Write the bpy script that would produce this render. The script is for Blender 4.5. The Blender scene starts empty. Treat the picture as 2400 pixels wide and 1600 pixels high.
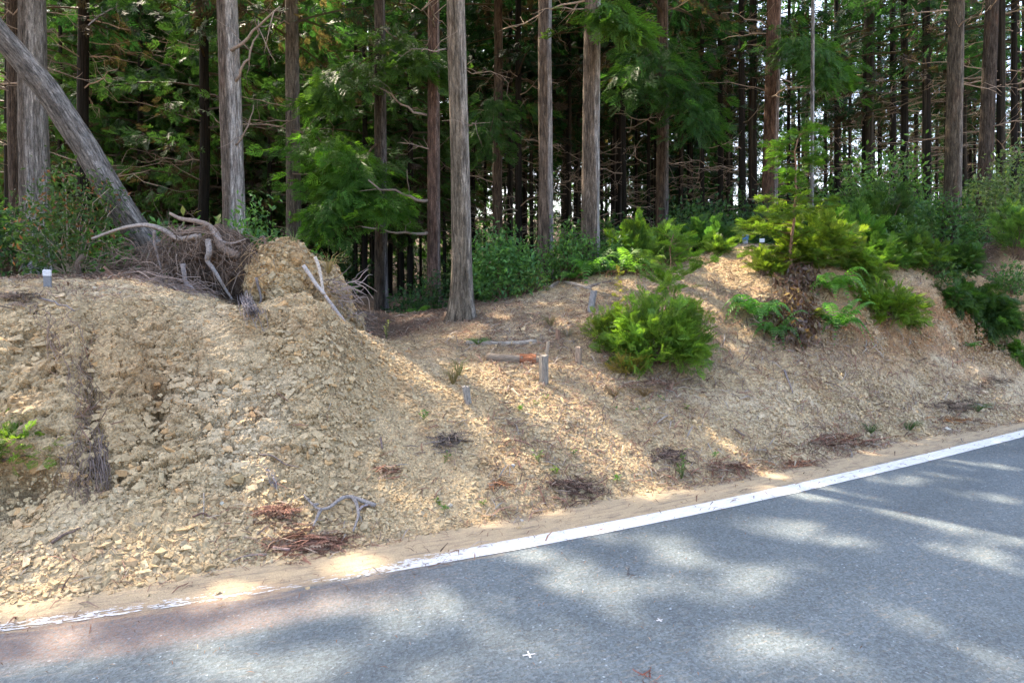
import bpy, math, random
import numpy as np
from mathutils import Vector, Matrix

# ------------------------------------------------------------------ camera, world, sun, exposure
sc = bpy.context.scene
COL = sc.collection
CAM_H, FPX, HORIZ = 1.5, 1600.0, 680.0
PITCH = math.atan((800.0 - HORIZ) / FPX)
cam_data = bpy.data.cameras.new('camera')
cam_data.sensor_width = 36.0
cam_data.lens = FPX / 2400.0 * 36.0
cam_data.clip_start = 0.05
cam_data.clip_end = 2000.0
cam = bpy.data.objects.new('camera', cam_data)
cam.location = (0, 0, CAM_H)
cam.rotation_euler = (math.pi / 2 - PITCH, 0, 0)
COL.objects.link(cam)
sc.camera = cam

SUN = np.array([-0.60, 0.62, 1.05]); SUN /= np.linalg.norm(SUN)
SUN_EL = math.asin(SUN[2]); SUN_AZ = math.atan2(SUN[0], SUN[1])
world = bpy.data.worlds.new('World'); sc.world = world; world.use_nodes = True
wn = world.node_tree; wn.nodes.clear()
sky = wn.nodes.new('ShaderNodeTexSky'); sky.sky_type = 'NISHITA'; sky.sun_disc = False
sky.sun_elevation = SUN_EL; sky.sun_rotation = SUN_AZ
sky.air_density = 0.8; sky.dust_density = 5.0; sky.ozone_density = 0.0
bg = wn.nodes.new('ShaderNodeBackground'); bg.inputs['Strength'].default_value = 0.15
wo = wn.nodes.new('ShaderNodeOutputWorld')
wn.links.new(sky.outputs[0], bg.inputs[0]); wn.links.new(bg.outputs[0], wo.inputs[0])
sl = bpy.data.lights.new('sun', 'SUN'); sl.energy = 2.6; sl.angle = math.radians(0.6); sl.color = (1.0, 0.86, 0.68)
so = bpy.data.objects.new('sun', sl); COL.objects.link(so)
so.rotation_euler = Vector((-SUN[0], -SUN[1], -SUN[2])).to_track_quat('-Z', 'Y').to_euler()
so.location = (-8, 8, 20)
sc.view_settings.view_transform = 'Standard'; sc.view_settings.look = 'None'
sc.view_settings.gamma = 1.0
sc.view_settings.exposure = 2.75
sc.cycles.max_bounces = 5; sc.cycles.diffuse_bounces = 3; sc.cycles.glossy_bounces = 2
sc.cycles.transmission_bounces = 3; sc.cycles.transparent_max_bounces = 6
sc.cycles.use_denoising = True

R = np.random.default_rng(7)
random.seed(7)

# ------------------------------------------------------------------ pixel helpers: a photo pixel and a depth give a point
CP, SP = math.cos(PITCH), math.sin(PITCH)
def rays(px, py):
    px = np.asarray(px, float); py = np.asarray(py, float)
    cx = (px - 1200) / FPX; cz = (800 - py) / FPX
    return np.stack([cx, CP + cz * SP, -SP + cz * CP], -1)
def P(px, py, d):
    r = rays(px, py); d = np.asarray(d, float)
    return r * (d / r[..., 1])[..., None] + np.array([0, 0, CAM_H])
def road_pt(px, py):
    r = rays(px, py); t = -CAM_H / r[..., 2]
    return r * t[..., None] + np.array([0, 0, CAM_H])
def px_of(p):
    p = np.asarray(p, float) - np.array([0, 0, CAM_H])
    f = p[..., 1] * CP - p[..., 2] * SP; u = p[..., 1] * SP + p[..., 2] * CP
    f = np.where(np.abs(f) < 1e-3, 1e-3, f)
    return 1200 + p[..., 0] / f * FPX, 800 - u / f * FPX, f

# ------------------------------------------------------------------ noise
def hash3(i, j, k, s):
    h = (i.astype(np.int64) * 73856093) ^ (j.astype(np.int64) * 19349663) ^ (k.astype(np.int64) * 83492791) ^ np.int64(s * 2654435761 % (2**31))
    h = h & 0xffffffff
    h = (h ^ (h >> 16)) * 0x45d9f3b & 0xffffffff
    h = (h ^ (h >> 16)) * 0x45d9f3b & 0xffffffff
    h = h ^ (h >> 16)
    return (h & 0xffffff) / float(0xffffff)
def vnoise(p, size, seed=0):
    q = p / size; i = np.floor(q); f = q - i; f = f * f * (3 - 2 * f); i = i.astype(np.int64)
    out = 0
    for a in (0, 1):
        for b in (0, 1):
            for c in (0, 1):
                w = (f[..., 0] if a else 1 - f[..., 0]) * (f[..., 1] if b else 1 - f[..., 1]) * (f[..., 2] if c else 1 - f[..., 2])
                out = out + w * hash3(i[..., 0] + a, i[..., 1] + b, i[..., 2] + c, seed)
    return out
def fbm(p, size, seed=0, o=4):
    a = 0; t = 0
    for k in range(o):
        a = a + vnoise(p, size / 2**k, seed + k) * 0.5**k; t += 0.5**k
    return a / t
def cells(p, size, seed=0):
    """angular facets: every Voronoi cell is a tilted plane"""
    q = p / size; i = np.floor(q).astype(np.int64)
    best = np.full(len(p), 9e9); sec = np.full(len(p), 9e9); bh = np.zeros(len(p)); bid = np.zeros(len(p))
    for a in (-1, 0, 1):
        for b in (-1, 0, 1):
            for c in (-1, 0, 1):
                I, J, K = i[:, 0] + a, i[:, 1] + b, i[:, 2] + c
                cx = np.stack([I + hash3(I, J, K, seed), J + hash3(I, J, K, seed + 1), K + hash3(I, J, K, seed + 2)], -1)
                dv = q - cx; dd = (dv**2).sum(-1); m = dd < best; sec = np.where(m, best, np.minimum(sec, dd))
                if not m.any(): continue
                best[m] = dd[m]
                I, J, K = I[m], J[m], K[m]
                g = np.stack([hash3(I, J, K, seed + 3), hash3(I, J, K, seed + 4), hash3(I, J, K, seed + 5)], -1) - 0.5
                h = hash3(I, J, K, seed + 6) - 0.5
                bh[m] = h * .45 + (dv[m] * g).sum(-1) * 1.7; bid[m] = hash3(I, J, K, seed + 7)
    return bh, bid, np.sqrt(np.minimum(sec, 9)) - np.sqrt(best)
def sstep(x, a, b):
    t = np.clip((x - a) / (b - a), 0, 1); return t * t * (3 - 2 * t)

# ------------------------------------------------------------------ road line and bank toe as curves on the ground
def catmull(pts, n=12):
    pts = np.asarray(pts, float); out = []
    q = np.vstack([2 * pts[0] - pts[1], pts, 2 * pts[-1] - pts[-2]])
    for i in range(1, len(q) - 2):
        for t in np.linspace(0, 1, n, endpoint=False):
            out.append(0.5 * (2 * q[i] + (q[i+1] - q[i-1]) * t + (2*q[i-1] - 5*q[i] + 4*q[i+1] - q[i+2]) * t*t + (3*q[i] - q[i-1] - 3*q[i+1] + q[i+2]) * t**3))
    out.append(pts[-1]); return np.array(out)
LINE_PX = [(0,1472),(430,1397),(900,1331),(1288,1266),(1700,1183),(2008,1112),(2212,1062),(2400,1017)]
TOE_PX = [(0,1423),(230,1398),(367,1372),(631,1322),(792,1303),(972,1265),(1144,1231),(1317,1200),(1431,1173),(1700,1133),(1906,1087),(2008,1066),(2161,1030),(2314,1005),(2400,990)]
def ext(xy, L=60):
    a = xy[0] - (xy[1] - xy[0]) / np.linalg.norm(xy[1] - xy[0]) * L
    e = (xy[-1] - xy[-3]) / np.linalg.norm(xy[-1] - xy[-3])
    return np.vstack([a, xy, xy[-1] + e * L])
def smooth_xy(xy, deg=3):
    # low-order fit keeps the painted line a clean curve
    d = xy[-1] - xy[0]; d /= np.linalg.norm(d); nrm = np.array([-d[1], d[0]])
    s = (xy - xy[0]) @ d; v = (xy - xy[0]) @ nrm
    c = np.polyfit(s, v, deg); ss = np.linspace(s[0], s[-1], 60)
    return xy[0] + ss[:, None] * d + np.polyval(c, ss)[:, None] * nrm
LINE = ext(smooth_xy(road_pt(*np.array(LINE_PX, float).T)[:, :2], 3))
TOE = ext(catmull(road_pt(*np.array(TOE_PX, float).T)[:, :2], 5))
def uv_of(xy, line):
    """distance along the curve and signed distance to it (positive = bank side)"""
    xy = np.asarray(xy, float); best = np.full(len(xy), 1e9); u = np.zeros(len(xy)); v = np.zeros(len(xy)); acc = 0
    for a, b in zip(line[:-1], line[1:]):
        e = b - a; L = np.linalg.norm(e); e = e / L; w = xy - a
        t = np.clip(w @ e, 0, L); q = w - t[:, None] * e; dd = np.hypot(q[:, 0], q[:, 1]); m = dd < best
        best[m] = dd[m]; u[m] = acc + t[m] - 60; v[m] = np.sign(e[0] * w[m, 1] - e[1] * w[m, 0]) * dd[m]; acc += L
    return u, v

# ------------------------------------------------------------------ terrain heights: thin plate spline through surveyed points
SURV = [
 (0,1300,3.45),(0,1180,3.72),(0,1000,3.98),(0,850,4.18),(0,740,4.45),(0,690,4.9),(0,662,5.5),(0,655,6.6),
 (150,1230,3.62),(150,1100,3.85),(150,900,4.2),(150,760,4.5),(150,690,5.0),(150,655,5.8),
 (300,1250,3.68),(300,1120,3.95),(300,950,4.3),(300,800,4.62),(300,715,5.05),(300,665,5.9),
 (450,1180,3.95),(450,1000,4.35),(450,850,4.7),(450,745,5.15),(450,700,5.8),(450,672,6.6),
 (600,1180,4.08),(600,1000,4.5),(600,850,4.88),(600,755,5.25),(600,728,5.9),(600,735,6.6),
 (750,1150,4.3),(750,1000,4.65),(750,850,5.0),(745,740,5.3),(740,705,5.7),(700,728,6.2),
 (850,1100,4.55),(850,950,5.0),(850,845,5.5),(840,775,5.9),(930,900,5.55),(930,850,5.95),(930,808,6.5),(800,765,6.5),
 (1000,1120,4.6),(1000,950,5.4),(1000,860,6.1),(1000,805,6.9),(1000,770,7.9),(900,780,8.0),(893,766,10),
 (1100,1100,4.8),(1100,950,5.5),(1100,850,6.4),(1100,795,7.1),(1085,748,8.0),(1150,715,8.5),
 (1300,1050,5.2),(1300,900,6.0),(1300,800,7.0),(1300,715,8.1),(1300,668,9.2),
 (1500,1030,5.6),(1500,900,6.3),(1500,760,7.4),(1500,665,8.5),(1500,625,9.3),
 (1750,1000,6.1),(1750,850,7.0),(1750,700,8.1),(1750,610,9.2),(1750,580,9.8),
 (1900,980,6.35),(1900,850,7.1),(1900,720,7.9),(1900,630,8.6),(1900,600,9.4),
 (2000,950,6.8),(2000,820,7.5),(2000,740,7.9),(2000,650,8.4),(2000,612,9.2),
 (2200,930,7.6),(2200,820,8.3),(2200,700,8.9),(2200,622,9.6),(2200,600,10.4),
 (2400,900,8.5),(2400,820,9.2),(2400,700,9.8),(2400,600,10.6),(2400,590,11.5)]
ctl = [P(*s) for s in SURV]
# forest floor behind the crest
for X, Y, Z in [(-8,6.5,1.62),(-6,8,1.68),(-7,11,1.7),(-3.5,9,1.62),(-4.5,12,1.55),(-1.8,8.5,1.22),(-2,14,1.15),(-8,18,1.6),(0.6,11,1.25),(1,16,1.3),
                (2.5,12,1.45),(4,12,1.75),(6.5,12,1.95),(9.5,13,2.0),(12,15,2.0),(5,18,1.6),(10,22,1.6),(-12,12,1.7),(-10,25,1.5),(0,25,1.2),(16,18,1.8),(18,26,1.4)]:
    ctl.append(np.array([X, Y, Z]))
for u_, base in [(-9, TOE[0]), (-5.5, TOE[0])]:
    d0 = (TOE[1] - TOE[0]) / np.linalg.norm(TOE[1] - TOE[0]); n0 = np.array([-d0[1], d0[0]]); b0 = TOE[1] + d0 * (u_ + 3)
    for v_, z_ in [(.3,.15),(.8,.8),(1.3,1.3),(2.2,1.55),(5,1.65)]: ctl.append(np.array([*(b0 + n0 * v_), z_]))
for u_ in (2.5, 6, 10):
    d0 = (TOE[-1] - TOE[-2]) / np.linalg.norm(TOE[-1] - TOE[-2]); n0 = np.array([-d0[1], d0[0]]); b0 = TOE[-2] + d0 * u_
    for v_, z_ in [(.3,.12),(1.0,.6),(1.8,1.4),(2.8,2.0),(6,2.0)]: ctl.append(np.array([*(b0 + n0 * v_), z_]))
tx = TOE[::3]
for q in catmull(road_pt(*np.array(TOE_PX, float).T)[:, :2], 2)[::2]: ctl.append(np.array([q[0], q[1], 0.0]))
d0 = (TOE[1] - TOE[0]) / np.linalg.norm(TOE[1] - TOE[0])
for k in (1.5, 3.5, 6): ctl.append(np.array([*(TOE[1] - d0 * k), 0.]))
d1 = (TOE[-1] - TOE[-2]) / np.linalg.norm(TOE[-1] - TOE[-2])
for k in (2, 5, 9): ctl.append(np.array([*(TOE[-2] + d1 * k), 0.]))
ctl = np.array(ctl)
def tps_fit(c, lam=2e-3):
    n = len(c); d = np.hypot(c[:, None, 0] - c[None, :, 0], c[:, None, 1] - c[None, :, 1])
    K = np.where(d > 0, d**2 * np.log(d + 1e-12), 0) + lam * np.eye(n) * 10
    Pm = np.hstack([np.ones((n, 1)), c[:, :2]]); A = np.zeros((n + 3, n + 3)); A[:n, :n] = K; A[:n, n:] = Pm; A[n:, :n] = Pm.T
    return np.linalg.solve(A, np.concatenate([c[:, 2], np.zeros(3)]))
TW = tps_fit(ctl)
def H(xy):
    """bank height"""
    xy = np.atleast_2d(np.asarray(xy, float)); out = np.zeros(len(xy)); n = len(ctl)
    for s in range(0, len(xy), 40000):
        q = xy[s:s + 40000]; d2 = (q[:, None, 0] - ctl[None, :, 0])**2 + (q[:, None, 1] - ctl[None, :, 1])**2
        out[s:s + 40000] = (0.5 * d2 * np.log(d2 + 1e-12)) @ TW[:n] + TW[n] + q @ TW[n + 1:]
    _, vt = uv_of(xy, TOE)
    far = sstep(np.hypot(xy[:, 0] - 1, xy[:, 1] - 8), 20, 34)
    rr = np.hypot(xy[:, 0], xy[:, 1]); rightish = sstep(xy[:, 0] / np.maximum(xy[:, 1], 1), .22, .42) * (xy[:, 1] > 0)
    lowland = 1.3 - sstep(rr, 26, 110) * 8 * rightish + sstep(rr, 36, 85) * 9 * (1 - rightish) * (xy[:, 1] > 0)
    out = np.clip(out, -8, 2.6)
    out = out * (1 - far) + lowland * far
    return out * sstep(vt, -0.02, 0.28)
def G(px, py):
    """where the ray through a photo pixel meets the ground"""
    r = rays(px, py); t = np.linspace(2.2, 40, 4000); p = r[None] * (t / r[1])[:, None] + np.array([0, 0, CAM_H])
    below = p[:, 2] < H(p[:, :2])
    k = int(np.argmax(below)) if below.any() else len(t) - 1
    return p[k]

# ------------------------------------------------------------------ mesh plumbing
MATS = {}
def tri_mesh(name, V, F, mat=None, parent=None, col=None, smooth=False, uv=None, loc=None):
    V = np.asarray(V, np.float32).reshape(-1, 3); F = np.asarray(F, np.int32); k = F.shape[1]
    if loc is not None: V = V - np.asarray(loc, np.float32)
    me = bpy.data.meshes.new(name)
    me.vertices.add(len(V)); me.vertices.foreach_set('co', V.ravel())
    me.loops.add(F.size); me.loops.foreach_set('vertex_index', F.ravel())
    me.polygons.add(len(F)); me.polygons.foreach_set('loop_start', np.arange(0, F.size, k, dtype=np.int32))
    me.polygons.foreach_set('loop_total', np.full(len(F), k, np.int32))
    me.polygons.foreach_set('use_smooth', np.full(len(F), smooth, bool))
    me.update(calc_edges=True)
    if col is not None:
        c = np.ones((len(V), 4), np.float32); c[:, :3] = col
        a = me.color_attributes.new('Col', 'FLOAT_COLOR', 'POINT'); a.data.foreach_set('color', c.ravel())
    if uv is not None:
        a = me.attributes.new('road_uv', 'FLOAT_VECTOR', 'POINT'); w = np.zeros((len(V), 3), np.float32); w[:, :np.shape(uv)[1]] = uv
        a.data.foreach_set('vector', w.ravel())
    if mat: me.materials.append(MATS[mat])
    o = bpy.data.objects.new(name, me); COL.objects.link(o)
    if loc is not None and parent is None: o.location = loc
    if parent is not None: o.parent = parent
    return o
def tag(o, label=None, cat=None, group=None, kind=None):
    if label: o['label'] = label
    if cat: o['category'] = cat
    if group: o['group'] = group
    if kind: o['kind'] = kind
    return o
def empty(name, loc, label, cat, group=None):
    o = bpy.data.objects.new(name, None); o.empty_display_size = 0.1; COL.objects.link(o); o.location = loc
    return tag(o, label, cat, group)

class Buf:
    """collects triangles with vertex colours"""
    def __init__(s): s.V = []; s.F = []; s.C = []; s.n = 0
    def add(s, V, F, C):
        V = np.asarray(V, float).reshape(-1, 3); F = np.asarray(F, int)
        if F.shape[1] == 4: F = np.vstack([F[:, [0, 1, 2]], F[:, [0, 2, 3]]])
        C = np.broadcast_to(np.asarray(C, float), (len(V), 3))
        s.V.append(V); s.F.append(F + s.n); s.C.append(C); s.n += len(V); return s
    def inst(s, T, M, pos, C):
        """T=(V,F[,c]) template, M (k,3,3), pos (k,3), C (k,3)"""
        V, F = T[0], T[1]; k = len(pos)
        if k == 0: return s
        VV = np.einsum('kij,nj->kni', M, V) + pos[:, None, :]
        FF = F[None] + (np.arange(k) * len(V))[:, None, None]
        CC = np.repeat(C[:, None, :], len(V), 1)
        if len(T) > 2: CC = CC * T[2][None]
        return s.add(VV.reshape(-1, 3), FF.reshape(-1, F.shape[1]), CC.reshape(-1, 3))
    def build(s, name, mat, parent=None, loc=None, smooth=False, world=True):
        if not s.V: return None
        if parent is not None and world: loc = np.array(parent.location) if parent.parent is None else np.array(parent.parent.location)
        o = tri_mesh(name, np.vstack(s.V), np.vstack(s.F), mat, parent, np.vstack(s.C), smooth, getattr(s, 'grain', None), loc); return o

def frames(d, up=None, roll=None):
    """orthonormal frames, local x along d"""
    d = d / np.linalg.norm(d, axis=1, keepdims=True)
    u = np.tile([0, 0, 1.0], (len(d), 1)) if up is None else up
    y = np.cross(u, d); l = np.linalg.norm(y, axis=1, keepdims=True); y = np.where(l < 1e-4, [[0, 1.0, 0]], y / np.maximum(l, 1e-6)); z = np.cross(d, y)
    if roll is not None:
        c, s_ = np.cos(roll)[:, None], np.sin(roll)[:, None]; y, z = y * c + z * s_, -y * s_ + z * c
    return np.stack([d, y, z], -1)

def tube(buf, pts, rad, seg=6, col=(1, 1, 1), rough=0.0, cap=True, seed=0):
    pts = np.asarray(pts, float); n = len(pts); rad = np.broadcast_to(np.asarray(rad, float), (n,))
    t = np.gradient(pts, axis=0); t /= np.maximum(np.linalg.norm(t, axis=1, keepdims=True), 1e-9)
    up = np.array([0, 0, 1.0]) if abs(t[0, 2]) < 0.9 else np.array([1.0, 0, 0])
    y = np.cross(up, t[0]); y /= np.linalg.norm(y); ys = []
    for i in range(n):
        y = y - t[i] * (y @ t[i]); y /= np.linalg.norm(y); ys.append(y)
    ys = np.array(ys); zs = np.cross(t, ys); a = np.linspace(0, 2 * math.pi, seg, endpoint=False)
    rr = rad[:, None] * np.ones(seg)
    if rough:
        rg = np.random.default_rng(seed + 11); ridg = rg.random(seg) - .5
        rr = rr * (1 + rough * (ridg[None] + (rg.random((n, seg)) - .5) * .7))
    V = pts[:, None] + rr[..., None] * (np.cos(a)[None, :, None] * ys[:, None] + np.sin(a)[None, :, None] * zs[:, None])
    F = []
    for i in range(n - 1):
        for j in range(seg):
            k = (j + 1) % seg; F.append((i*seg+j, i*seg+k, (i+1)*seg+k)); F.append((i*seg+j, (i+1)*seg+k, (i+1)*seg+j))
    V = V.reshape(-1, 3)
    if cap:
        V = np.vstack([V, pts[0], pts[-1]]); c0, c1 = n * seg, n * seg + 1
        for j in range(seg):
            k = (j + 1) % seg; F.append((c0, k, j)); F.append((c1, (n-1)*seg+j, (n-1)*seg+k))
    buf.add(V, np.array(F), col)
def wig(p0, p1, n=6, amp=0.1, rng=R, sag=0.0):
    p0 = np.asarray(p0, float); p1 = np.asarray(p1, float); t = np.linspace(0, 1, n)[:, None]
    L = np.linalg.norm(p1 - p0); q = p0 + (p1 - p0) * t + np.array([0, 0, -1.0]) * sag * L * 4 * t * (1 - t)
    q[1:] += rng.normal(0, amp * L, (n - 1, 3)) * np.sqrt(t[1:]) * 0.5
    return q
# ------------------------------------------------------------------ materials
def new_mat(name):
    m = bpy.data.materials.new(name); m.use_nodes = True; nt = m.node_tree; nt.nodes.clear(); MATS[name] = m
    out = nt.nodes.new('ShaderNodeOutputMaterial'); return m, nt, out
class N:
    def __init__(s, nt): s.nt = nt
    def __call__(s, typ, **kw):
        n = s.nt.nodes.new('ShaderNode' + typ)
        for k, v in kw.items():
            if hasattr(n, k): setattr(n, k, v)
            else: s.set(n, k, v)
        return n
    def set(s, n, k, v):
        i = n.inputs[k]
        if hasattr(v, 'is_output') or isinstance(v, bpy.types.NodeSocket): s.nt.links.new(v, i)
        else: i.default_value = v
def link(nt, a, b): nt.links.new(a, b)
def mixc(n, a, b, f, mode='MIX'):
    m = n.nt.nodes.new('ShaderNodeMix'); m.data_type = 'RGBA'; m.blend_type = mode
    for idx, v in ((0, f), (6, a), (7, b)):
        i = m.inputs[idx]
        if isinstance(v, bpy.types.NodeSocket): n.nt.links.new(v, i)
        else: i.default_value = v if idx == 0 else (*v[:3], 1)
    return m.outputs[2]
def ramp(n, fac, stops):
    r = n.nt.nodes.new('ShaderNodeValToRGB'); n.nt.links.new(fac, r.inputs[0]); e = r.color_ramp.elements
    while len(e) < len(stops): e.new(0.5)
    for k, (p, c) in zip(e, stops): k.position = p; k.color = (c, c, c, 1) if not hasattr(c, '__len__') else (*c[:3], 1)
    return r.outputs[0]
def math_(n, op, a, b=None):
    m = n.nt.nodes.new('ShaderNodeMath'); m.operation = op
    for i, v in enumerate((a, b)):
        if v is None: continue
        if isinstance(v, bpy.types.NodeSocket): n.nt.links.new(v, m.inputs[i])
        else: m.inputs[i].default_value = v
    return m.outputs[0]
def noise(n, vec, scale, detail=4, rough=.55):
    t = n.nt.nodes.new('ShaderNodeTexNoise'); t.inputs['Scale'].default_value = scale; t.inputs['Detail'].default_value = detail; t.inputs['Roughness'].default_value = rough
    if vec is not None: n.nt.links.new(vec, t.inputs['Vector'])
    return t.outputs[0]
def mapping(n, vec, scale=(1, 1, 1), loc=(0, 0, 0)):
    m = n.nt.nodes.new('ShaderNodeMapping'); m.inputs['Scale'].default_value = scale; m.inputs['Location'].default_value = loc; n.nt.links.new(vec, m.inputs[0]); return m.outputs[0]
def bsdf(n, out, color, rough=0.9, spec=0.3, height=None, dist=0.01, bstr=1.0):
    b = n.nt.nodes.new('ShaderNodeBsdfPrincipled')
    if isinstance(color, bpy.types.NodeSocket): n.nt.links.new(color, b.inputs['Base Color'])
    else: b.inputs['Base Color'].default_value = (*color, 1)
    if isinstance(rough, bpy.types.NodeSocket): n.nt.links.new(rough, b.inputs['Roughness'])
    else: b.inputs['Roughness'].default_value = rough
    b.inputs['Specular IOR Level'].default_value = spec
    if height is not None:
        k = n.nt.nodes.new('ShaderNodeBump'); k.inputs['Distance'].default_value = dist; k.inputs['Strength'].default_value = bstr; n.nt.links.new(height, k.inputs['Height']); n.nt.links.new(k.outputs[0], b.inputs['Normal'])
    if out is not None: n.nt.links.new(b.outputs[0], out.inputs[0])
    return b
def vcol(n): 
    a = n.nt.nodes.new('ShaderNodeVertexColor'); a.layer_name = 'Col'; return a.outputs[0]

def make_materials():
    # ground: vertex colours carry the kind of soil, noise adds grain
    m, nt, out = new_mat('soil'); n = N(nt); g = n('NewGeometry').outputs['Position']
    f = noise(n, g, 55, 5, .7); f2 = noise(n, g, 9, 4); v = n('TexVoronoi', feature='F1'); nt.links.new(g, v.inputs['Vector']); v.inputs['Scale'].default_value = 95
    c = mixc(n, vcol(n), ramp(n, f, [(.28, .45), (.5, 1.0), (.75, 1.35)]), 1.0, 'MULTIPLY')
    c = mixc(n, c, ramp(n, v.outputs['Color'], [(0, .72), (1, 1.25)]), 0.8, 'MULTIPLY')
    c = mixc(n, c, (0.30, 0.17, 0.08), ramp(n, f2, [(.56, 0), (.72, .45)]))
    h = math_(n, 'ADD', math_(n, 'MULTIPLY', v.outputs['Distance'], -1.2), f)
    bsdf(n, out, c, .95, .15, h, .008, .8)
    # loose rock, stones
    m, nt, out = new_mat('stone'); n = N(nt); g = n('NewGeometry').outputs['Position']
    f = noise(n, g, 60, 4, .65); c = mixc(n, vcol(n), ramp(n, f, [(.3, .6), (.7, 1.25)]), 1.0, 'MULTIPLY'); bsdf(n, out, c, .9, .2, f, .004, .6)
    # foliage
    for nm, tr, rg in (('needles', .5, .5), ('leaves', .35, .5), ('fern', .5, .5)):
        m, nt, out = new_mat(nm); n = N(nt); c = vcol(n)
        b = bsdf(n, None, c, rg, .3); t = n('BsdfTranslucent'); nt.links.new(mixc(n, c, (1.5, 1.75, .7), 1.0, 'MULTIPLY'), t.inputs['Color'])
        x = n('MixShader'); x.inputs[0].default_value = tr; nt.links.new(b.outputs[0], x.inputs[1]); nt.links.new(t.outputs[0], x.inputs[2]); nt.links.new(x.outputs[0], out.inputs[0])
    m, nt, out = new_mat('litter'); n = N(nt); bsdf(n, out, vcol(n), .85, .2)
    # bark: fibrous strips and flaking plates that follow the trunk
    m, nt, out = new_mat('bark'); n = N(nt); at = n('Attribute'); at.attribute_name = 'road_uv'; g = at.outputs['Vector']
    a = noise(n, mapping(n, g, (1, 1, .10)), 46, 6, .68); b_ = noise(n, mapping(n, g, (1, 1, .3)), 9, 5, .6); fine = noise(n, mapping(n, g, (1, 1, .35)), 120, 4, .7)
    vo = n('TexVoronoi'); nt.links.new(mapping(n, g, (1, 1, .22)), vo.inputs['Vector']); vo.inputs['Scale'].default_value = 52
    c = mixc(n, vcol(n), ramp(n, a, [(.34, .28), (.46, .75), (.60, 1.35)]), 1.0, 'MULTIPLY')
    c = mixc(n, c, ramp(n, vo.outputs['Color'], [(.0, .6), (.7, 1.05), (.92, 1.5)]), .75, 'MULTIPLY')
    c = mixc(n, c, ramp(n, b_, [(.3, .62), (.7, 1.3)]), 1.0, 'MULTIPLY')
    c = mixc(n, c, ramp(n, fine, [(.35, .6), (.65, 1.3)]), .8, 'MULTIPLY')
    c = mixc(n, c, (0.16, 0.075, 0.04), ramp(n, noise(n, mapping(n, g, (1, 1, .3), (3, 1, 2)), 6, 4), [(.58, 0), (.75, .25)]))
    h = math_(n, 'ADD', math_(n, 'ADD', a, math_(n, 'MULTIPLY', fine, .4)), math_(n, 'MULTIPLY', vo.outputs['Distance'], -.5)); bsdf(n, out, c, .92, .12, h, .035, 1.0)
    m, nt, out = new_mat('wood'); n = N(nt); g = n('NewGeometry').outputs['Position']
    a = noise(n, g, 70, 5, .7); c = mixc(n, vcol(n), ramp(n, a, [(.3, .5), (.65, 1.35)]), 1.0, 'MULTIPLY'); bsdf(n, out, c, .9, .15, a, .006, .8)
    m, nt, out = new_mat('stakewood'); n = N(nt); g = n('NewGeometry').outputs['Position']
    a = noise(n, mapping(n, g, (1, 1, .08)), 160, 5, .7); c = mixc(n, vcol(n), ramp(n, a, [(.33, .3), (.6, 1.3)]), 1.0, 'MULTIPLY'); bsdf(n, out, c, .9, .15, a, .008, 1.0)
    m, nt, out = new_mat('logwood'); n = N(nt); g = n('NewGeometry').outputs['Position']
    a = noise(n, mapping(n, g, (.08, .5, 1)), 150, 5, .7); c = mixc(n, vcol(n), ramp(n, a, [(.33, .35), (.6, 1.3)]), 1.0, 'MULTIPLY'); bsdf(n, out, c, .9, .15, a, .008, 1.0)
    m, nt, out = new_mat('concrete'); n = N(nt); g = n('NewGeometry').outputs['Position']; a = noise(n, g, 120, 5)
    bsdf(n, out, mixc(n, vcol(n), ramp(n, a, [(.3, .75), (.7, 1.15)]), 1.0, 'MULTIPLY'), .85, .3, a, .002)
    m, nt, out = new_mat('plastic'); n = N(nt); g = n('NewGeometry').outputs['Position']; a = noise(n, g, 60, 5)
    bsdf(n, out, mixc(n, vcol(n), ramp(n, a, [(.3, .8), (.7, 1.1)]), 1.0, 'MULTIPLY'), .45, .5)
    # asphalt with sandy shoulder, wheel-dragged dust and needle stain
    m, nt, out = new_mat('asphalt'); n = N(nt)
    at = n('Attribute'); at.attribute_name = 'road_uv'; uv = at.outputs['Vector']
    sp = n('SeparateXYZ'); nt.links.new(uv, sp.inputs[0]); U, Vv = sp.outputs[0], sp.outputs[1]
    g = n('NewGeometry').outputs['Position']
    vo = n('TexVoronoi'); nt.links.new(g, vo.inputs['Vector']); vo.inputs['Scale'].default_value = 95
    grain = noise(n, g, 220, 3, .7); agg = ramp(n, vo.outputs['Color'], [(.0, .6), (.6, 1.0), (.92, 1.35), (.985, 3.0)])
    base = mixc(n, (0.112, 0.136, 0.146), agg, 1.0, 'MULTIPLY')
    base = mixc(n, base, ramp(n, grain, [(.3, .65), (.7, 1.4)]), 1.0, 'MULTIPLY')
    base = mixc(n, base, ramp(n, noise(n, mapping(n, uv, (.5, 1.4, 1)), 1.2, 4), [(.3, .85), (.7, 1.18)]), 1.0, 'MULTIPLY')
    dust_n = noise(n, mapping(n, uv, (2.6, 9, 1)), 5.5, 8, .78)
    dust_b = noise(n, mapping(n, uv, (.35, 1.1, 1)), 1.6, 3)
    dm = math_(n, 'MULTIPLY', ramp(n, dust_n, [(.52, 0), (.66, 1)]), ramp(n, dust_b, [(.35, 0.1), (.6, .9)]))
    base = mixc(n, base, (0.37, 0.30, 0.20), math_(n, 'MULTIPLY', dm, .45))
    # sand on the shoulder: from about the line outwards, ragged
    rag = noise(n, mapping(n, uv, (1.0, 5, 1)), 2.4, 6, .7); vr = math_(n, 'ADD', Vv, math_(n, 'MULTIPLY', math_(n, 'SUBTRACT', rag, .5), .55))
    leftw = ramp(n, math_(n, 'MULTIPLY', U, .1), [(0.12, 1), (.42, 0)])
    vs = math_(n, 'ADD', vr, math_(n, 'MULTIPLY', leftw, .15))
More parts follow.
